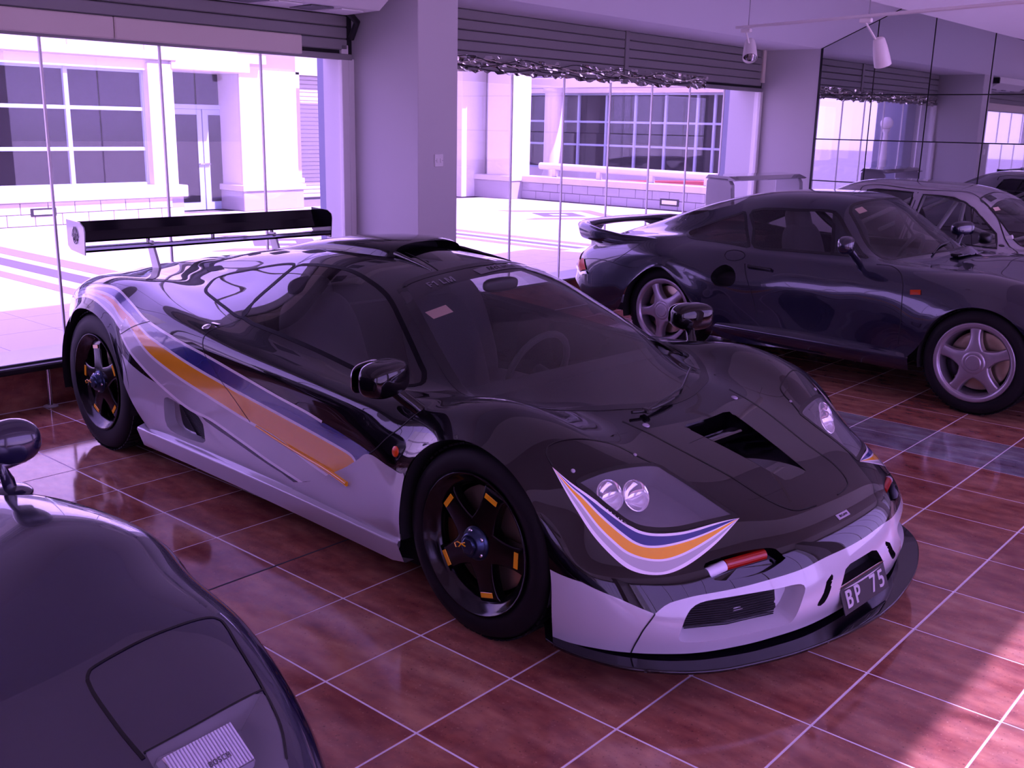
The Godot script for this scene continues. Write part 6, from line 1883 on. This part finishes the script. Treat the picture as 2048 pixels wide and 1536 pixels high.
	fb = MB.new(); fb.extrude(PackedVector2Array([Vector2(-0.55, 0.74), Vector2(-0.78, 0.80), Vector2(-0.90, 0.77), Vector2(-0.92, 0.6), Vector2(-0.6, 0.5)]), 1.16, Transform3D(Basis.IDENTITY, Vector3(0, 0, -0.58)))
	part("dashboard", fb.mesh(), M.seat_dark, car)
	fb = MB.new()
	var ring := []
	for k in 25: ring.append(Vector3(-1.0, 0.76, -0.36) + Basis(Vector3.BACK, -0.4) * Vector3(0, cos(TAU * k / 24.0) * 0.18, sin(TAU * k / 24.0) * 0.18))
	fb.tube(ring, 0.014, 8, false); fb.tube([Vector3(-0.9, 0.72, -0.36), Vector3(-1.0, 0.76, -0.36)], 0.04, 10)
	part("steering_wheel", fb.mesh(), M.seat_dark, car)
	# wiper gear and cowl vent in front of the windscreen
	fb = MB.new()
	for w0 in [[0.30, -0.05], [-0.25, -0.60]]:
		fb.tube([sk.at(6.05, w0[0] / 0.3) + Vector3(0, 0.012, 0), sk.at(6.3, (w0[0] + w0[1]) / 0.6) + Vector3(0, 0.022, 0), sk.at(6.4, w0[1] / 0.3) + Vector3(0, 0.018, 0)], 0.006, 8)
	part("wiper", fb.mesh(), M.plastic_black, car)
	fb = MB.new(); fb.box(sk.at(5.75, 0.0) + Vector3(0.0, 0.012, 0), Vector3(0.06, 0.02, 0.42), 0.006)
	part("cowl_vent", fb.mesh(), M.plastic_black, car)
	fb = MB.new()
	var rr := RandomNumberGenerator.new(); rr.seed = 3
	var rg := []
	for i in 8:
		var row := PackedVector3Array()
		for j in 8:
			var e := Vector2(i - 3.5, j - 3.5) / 3.5
			row.append(sk.at(5.45, 0.55) + Vector3(e.x * 0.055, 0.034 + 0.04 * maxf(0.0, 1.0 - e.length_squared()) + rr.randf_range(0.0, 0.018), e.y * 0.075))
		rg.append(row)
	fb.grid(rg, false, false)
	var rag := part("polishing_cloth", fb.mesh(), M.text_grey, null)
	rag.transform = car.transform
	tag(rag, "crumpled grey cloth lying at the windscreen base of the dark blue coupe", "cloth")

func build_saloon() -> void:
	var car := thing("pale_saloon", "pale grey race saloon with a roll cage and hooped boot spoiler beside the mirrors", "car", Vector3(1.0, 0, -6.88), -deg_to_rad(3.29))
	var D := {}
	for k in SALOON: D[k] = V2(SALOON[k])
	var sk := CarSkin.new()
	sk.build(SALOON_NET, 10, 8, 7, 4)
	var dg: PackedVector2Array = D.door_glass.duplicate(); dg.append_array(V2([8.4, 4.0, 9.2, 3.98, 9.62, 3.98, 9.6, 3.0]))
	var qg: PackedVector2Array = D.qtr_glass.duplicate(); qg.append_array(V2([9.72, 3.2, 9.72, 3.98, 10.4, 3.98, 11.0, 3.95, 11.1, 3.2]))
	var ws := CarSkin.curve(V2([8.4, -0.3, 8.4, 0.0, 8.3, 0.8, 8.2, 1.3, 8.1, 1.5]), 4)
	ws.append_array(CarSkin.curve(V2([7.75, 1.62, 7.25, 1.85, 6.8, 2.15, 6.5, 2.2, 6.2, 1.6, 6.1, 0.8, 6.08, 0.0, 6.08, -0.3]), 4))
	var rw := V2([11.35, -0.3, 11.35, 1.4, 11.6, 1.65, 12.7, 1.7, 13.0, 1.4, 13.0, -0.3])
	var t_ws := sk.take(ws); var t_rw := sk.take(rw); var t_d := sk.take(dg); var t_q := sk.take(qg)
	part("body", sk.mesh(sk.rest), M.silver_paint, car)
	part("windscreen", sk.mesh(t_ws), M.car_glass, car)
	part("rear_window", sk.mesh(t_rw), M.car_glass, car)
	var fb := MB.new()
	for s in [1.0, -1.0]:
		part("door_window", sk.mesh(t_d, int(s)), M.car_glass, car)
		part("rear_door_window", sk.mesh(t_q, int(s)), M.car_glass, car)
		fb = MB.new(); rim(sk, dg, 0.014, 0.0012, s, fb); rim(sk, qg, 0.014, 0.0012, s, fb)
		sk.seam(fb, CarSkin.curve(D.gutter, 5), 0.010, 0.002, s)
		sk.seam(fb, V2([9.66, 2.0, 9.66, 4.2, 9.66, 7.8]), 0.006, 0.002, s)
		sk.seam(fb, V2([6.7, 4.3, 7.0, 5.0, 7.6, 7.5]), 0.006, 0.002, s)  # door shut lines: their shade drawn as dark ribbons among the seals
		var wr := PackedVector2Array()
		for q in ws:
			if q.y >= 0: wr.append(q)
		sk.seam(fb, wr, 0.014, 0.0014, s)
		part("window_seal", fb.mesh(), M.plastic_black, car)
		part("wheel_arch", arch_liner(0.0, 0.31, 0.335, 0.40, 0.87, s).mesh(), M.liner, car)
		part("wheel_arch", arch_liner(-2.665, 0.31, 0.34, 0.40, 0.87, s).mesh(), M.liner, car)
		wheel(car, Vector3(0, 0.312, 0.855 * s), 0.312, 0.24, 0.225, deg_to_rad(20), s, "silver")
		wheel(car, Vector3(-2.665, 0.312, 0.860 * s), 0.312, 0.26, 0.225, deg_to_rad(50), s, "silver")
		# mirror and its sail
		fb = MB.new(); egg(fb, Vector3(-0.78, 0.875, 0.78 * s), Vector3(0.05, 0.045, 0.075), Basis(Vector3.UP, 0.2 * s), 2.8)
		part("door_mirror", fb.mesh(), M.plastic_black, car)
		part("filler_cap", disc_on(sk, D.mirror_base[0], 0.022, s).mesh(), M.dark_metal, car)
		fb = MB.new(); sk.band(fb, V2([9.9, 5.1, 9.95, 5.3]), V2([10.15, 5.1, 10.15, 5.3]), 4, 2, 0.012, s)
		part("door_handle", fb.mesh(), M.plastic_grey, car)
		# spoiler upright
		fb = MB.new()
		fb.extrude(PackedVector2Array([Vector2(-3.42, 0.88), Vector2(-3.12, 0.88), Vector2(-3.14, 1.14), Vector2(-3.18, 1.20), Vector2(-3.38, 1.21), Vector2(-3.42, 1.17)]), 0.05, Transform3D(Basis.IDENTITY, Vector3(0, 0, 0.60 * s - (0.0 if s > 0 else 0.05))), 0.008)
		part("spoiler_upright", fb.mesh(), M.silver_paint, car)
		# lettering along the flank
		var lay := func(x: float, y: float) -> Array:
			var u: float = 11.0 - x / 0.38 * s
			var pp := sk.at(u, 5.2 - y / 0.16)
			var nn := sk.nrm(u, 5.2 - y / 0.16)
			return [Vector3(pp.x, pp.y, pp.z * s), Vector3(nn.x, nn.y, nn.z * s)]
		part("side_lettering", laid_text("LL", 0.15, lay, 0.003, "Droid Sans", 0.3), M.carbon, car)
		# cage tubes
		fb = MB.new()
		fb.tube([Vector3(-0.62, 0.55, 0.56 * s), Vector3(-0.72, 0.86, 0.55 * s), Vector3(-1.02, 1.10, 0.45 * s), Vector3(-1.42, 1.16, 0.44 * s), Vector3(-1.48, 0.9, 0.52 * s), Vector3(-1.5, 0.4, 0.55 * s)], 0.019, 10)
		fb.tube([Vector3(-1.45, 1.15, 0.44 * s), Vector3(-2.2, 0.75, 0.46 * s)], 0.019, 10)
		fb.tube([Vector3(-0.66, 0.62, 0.56 * s), Vector3(-1.48, 0.86, 0.53 * s)], 0.017, 10)
		fb.tube([Vector3(-0.66, 0.88, 0.55 * s), Vector3(-1.49, 0.58, 0.54 * s)], 0.017, 10)
		part("roll_cage", fb.mesh(), M.plastic_white, car)
	fb = MB.new()
	fb.extrude(PackedVector2Array([Vector2(-3.43, 1.19), Vector2(-3.40, 1.225), Vector2(-3.18, 1.215), Vector2(-3.10, 1.185), Vector2(-3.12, 1.175), Vector2(-3.38, 1.185)]), 1.30, Transform3D(Basis.IDENTITY, Vector3(0, 0, -0.65)))
	part("boot_spoiler", fb.mesh(), M.silver_paint, car)
	fb = MB.new(); fb.tube([Vector3(-1.45, 1.155, -0.44), Vector3(-1.45, 1.155, 0.44)], 0.019, 10); fb.tube([Vector3(-1.45, 1.15, -0.44), Vector3(-1.5, 0.45, 0.52)], 0.019, 10)
	part("roll_cage", fb.mesh(), M.plastic_white, car)
	fb = MB.new(); sk.band(fb, V2([8.37, 0.0, 8.28, 0.8, 8.18, 1.3]), V2([8.0, 0.0, 7.93, 0.85, 7.82, 1.5]), 12, 4, 0.0015, 1.0); sk.band(fb, V2([8.37, 0.0, 8.28, 0.8, 8.18, 1.3]), V2([8.0, 0.0, 7.93, 0.85, 7.82, 1.5]), 12, 4, 0.0015, -1.0)
	part("sun_strip", fb.mesh(), M.silver_paint, car)
	fb = MB.new(); sk.band(fb, V2([8.29, 0.5, 8.24, 1.05]), V2([8.05, 0.55, 7.98, 1.12]), 6, 3, 0.003, 1.0)
	part("strip_sticker", fb.mesh(), M.carbon, car)
	var cq := []
	for q in D.card: cq.append(sk.at(q.x, q.y) + sk.nrm(q.x, q.y) * 0.003)
	fb = MB.new(); fb.quad(cq[0], cq[1], cq[2], cq[3])
	part("windscreen_card", fb.mesh(), M.card, car)
	fb = MB.new(); fb.box(Vector3(-1.5, 0.30, 0), Vector3(2.0, 0.12, 1.4)); fb.box(Vector3(-1.3, 0.22, 0), Vector3(4.0, 0.06, 1.0))
	part("cabin_floor", fb.mesh(), M.seat_dark, car)
	fb = MB.new()
	egg(fb, Vector3(-1.52, 0.72, 0.34), Vector3(0.07, 0.36, 0.24), Basis(Vector3.BACK, 0.2), 3.2)
	egg(fb, Vector3(-1.25, 0.45, 0.34), Vector3(0.28, 0.08, 0.23), Basis.IDENTITY, 3.2)
	part("seat", fb.mesh(), M.seat_dark, car)
	fb = MB.new(); fb.extrude(PackedVector2Array([Vector2(-0.45, 0.70), Vector2(-0.68, 0.76), Vector2(-0.86, 0.74), Vector2(-0.88, 0.5), Vector2(-0.5, 0.5)]), 1.1, Transform3D(Basis.IDENTITY, Vector3(0, 0, -0.55)))
	part("dashboard", fb.mesh(), M.seat_dark, car)

func build_near_coupe() -> void:
	var car := thing("indigo_coupe", "dark indigo coupe in the left foreground, cut off by the frame, with a covered headlight", "car", Vector3(0.50, 0, 1.95), -deg_to_rad(3.0))
	var D := {}
	for k in NEAR: D[k] = V2(NEAR[k])
	var sk := CarSkin.new()
	sk.build(NEAR_NET, 10, 8, 7, 4)
	# headlight panel: solid cover behind, clear cover in front
	var pn: PackedVector2Array = CarSkin.curve(D.panel, 4)
	var inn: PackedVector2Array = CarSkin.curve(D.panel_in, 4)
	var front := V2([1.55, 3.5, 1.5, 3.0, 1.75, 2.45, 2.1, 2.25])
	var lens := PackedVector2Array()
	var dv: PackedVector2Array = D.divide
	for q in dv: lens.append(q)
	for q in D.panel.slice(9): lens.append(q)
	lens.append_array(V2([1.75, 3.8, 1.6, 3.3, 1.62, 2.8, 1.85, 2.45]))
	var t_l := sk.take(lens)
	var cov := PackedVector2Array()
	for q in CarSkin.curve(D.panel.slice(0, 10), 4): cov.append(q)
	for k in range(dv.size() - 1, -1, -1): cov.append(dv[k])
	for k in range(D.panel_in.size() - 1, 0, -1): cov.append(D.panel_in[k])
	var t_c := sk.take(cov)
	var ws := V2([8.3, -0.3, 8.3, 1.2, 8.0, 1.9, 7.2, 2.3, 6.6, 2.4, 6.2, 1.6, 6.0, -0.3])
	var t_ws := sk.take(ws)
	var dg := V2([6.9, 3.2, 7.5, 2.5, 8.2, 2.2, 9.4, 2.2, 9.6, 3.0, 9.4, 3.8, 8.0, 3.85, 7.2, 3.85])
	var t_d := sk.take(dg)
	part("body", sk.mesh(sk.rest), M.indigo_paint, car)
	part("windscreen", sk.mesh(t_ws), M.car_glass, car)
	for s in [-1.0, 1.0]:
		part("door_window", sk.mesh(t_d, int(s)), M.car_glass, car)
		part("headlight_lid", sk.mesh(t_c, int(s)), M.indigo_paint, car)
		part("headlight_cover", sk.mesh(t_l, int(s)), M.lamp_glass, car)
		var bowl := part("headlight_bowl", well(sk, lens, 0.09, s).mesh(), M.lamp_bowl, car)
		# rectangular lamp with ribbed glass
		var C := [Vector3(0.672, 0.598, 0.618), Vector3(0.655, 0.598, 0.769), Vector3(0.720, 0.553, 0.750), Vector3(0.738, 0.553, 0.615)]
		for k in 4: C[k].z *= s
		var ctr: Vector3 = (C[0] + C[1] + C[2] + C[3]) / 4
		var ex: Vector3 = (C[1] - C[0]).normalized() if s < 0 else (C[0] - C[1]).normalized()
		var ey0: Vector3 = (C[0] + C[1] - C[2] - C[3]).normalized()
		var ez := ex.cross(ey0).normalized()
		var ey := ez.cross(ex).normalized()
		var lamp := Node3D.new(); lamp.name = "headlamp"; car.add_child(lamp, true)
		lamp.transform = Transform3D(Basis(ex, ey, ez), ctr)
		one("lamp_housing", Vector3(0, 0, -0.02), Vector3(0.152, 0.095, 0.035), M.badge_pale, lamp, 0.008)
		one("lamp_reflector", Vector3(0, 0, -0.001), Vector3(0.138, 0.082, 0.006), M.lamp_chrome, lamp, 0.002)
		for k in 22: one("glass_rib", Vector3(-0.066 + k * 0.0063, 0.0, 0.004), Vector3(0.0035, 0.078, 0.003), M.clear_lens, lamp, 0.001)
		part("lamp_lettering", flat_text("BOSCH", 0.010, 0.001), M.carbon, lamp).position = Vector3(0.012, -0.012, 0.007)
		var fb := MB.new()
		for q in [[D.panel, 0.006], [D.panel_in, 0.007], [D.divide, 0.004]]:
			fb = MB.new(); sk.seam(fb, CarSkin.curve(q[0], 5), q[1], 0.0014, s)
			part("panel_gap_shade", fb.mesh(), M.gap_black, car)  # shade round the headlight panel, laid on as dark ribbons
		# mirror on a curved stalk
		fb = MB.new()
		var mc := Vector3(-0.385, 0.868, 0.795 * s)
		var foot := Vector3(-0.382, 0.745, 0.785 * s)
		egg(fb, mc, Vector3(0.05, 0.056, 0.066), Basis(Vector3.UP, 0.2 * s), 2.2)
		var mr := part("door_mirror", fb.mesh(), M.indigo_paint, car)
		fb = MB.new(); fb.tube([foot + Vector3(0, -0.02, 0), foot + Vector3(0.0, 0.03, -0.01 * s), foot + Vector3(0.005, 0.07, -0.022 * s), mc + Vector3(-0.01, -0.05, 0.02 * s), mc + Vector3(0, -0.02, 0)], 0.016, 12)
		egg(fb, foot, Vector3(0.06, 0.014, 0.042), Basis.IDENTITY, 2.2)
		part("stalk", fb.mesh(), M.indigo_paint, mr)
		part("wheel_arch", arch_liner(0.0, 0.32, 0.355, 0.45, 0.955, s).mesh(), M.liner, car)
		part("wheel_arch", arch_liner(-2.7, 0.32, 0.40, 0.45, 0.935, s).mesh(), M.liner, car)
		wheel(car, Vector3(0, 0.322, 0.93 * s), 0.322, 0.26, 0.235, 0.3, s, "silver")
		wheel(car, Vector3(-2.7, 0.342, 0.935 * s), 0.342, 0.30, 0.235, 0.3, s, "silver")
	var ub := MB.new(); ub.box(Vector3(-1.2, 0.2, 0), Vector3(3.6, 0.14, 1.1)); ub.box(Vector3(-1.3, 0.2, 0), Vector3(1.8, 0.14, 1.7))
	part("underbody", ub.mesh(), M.liner, car)
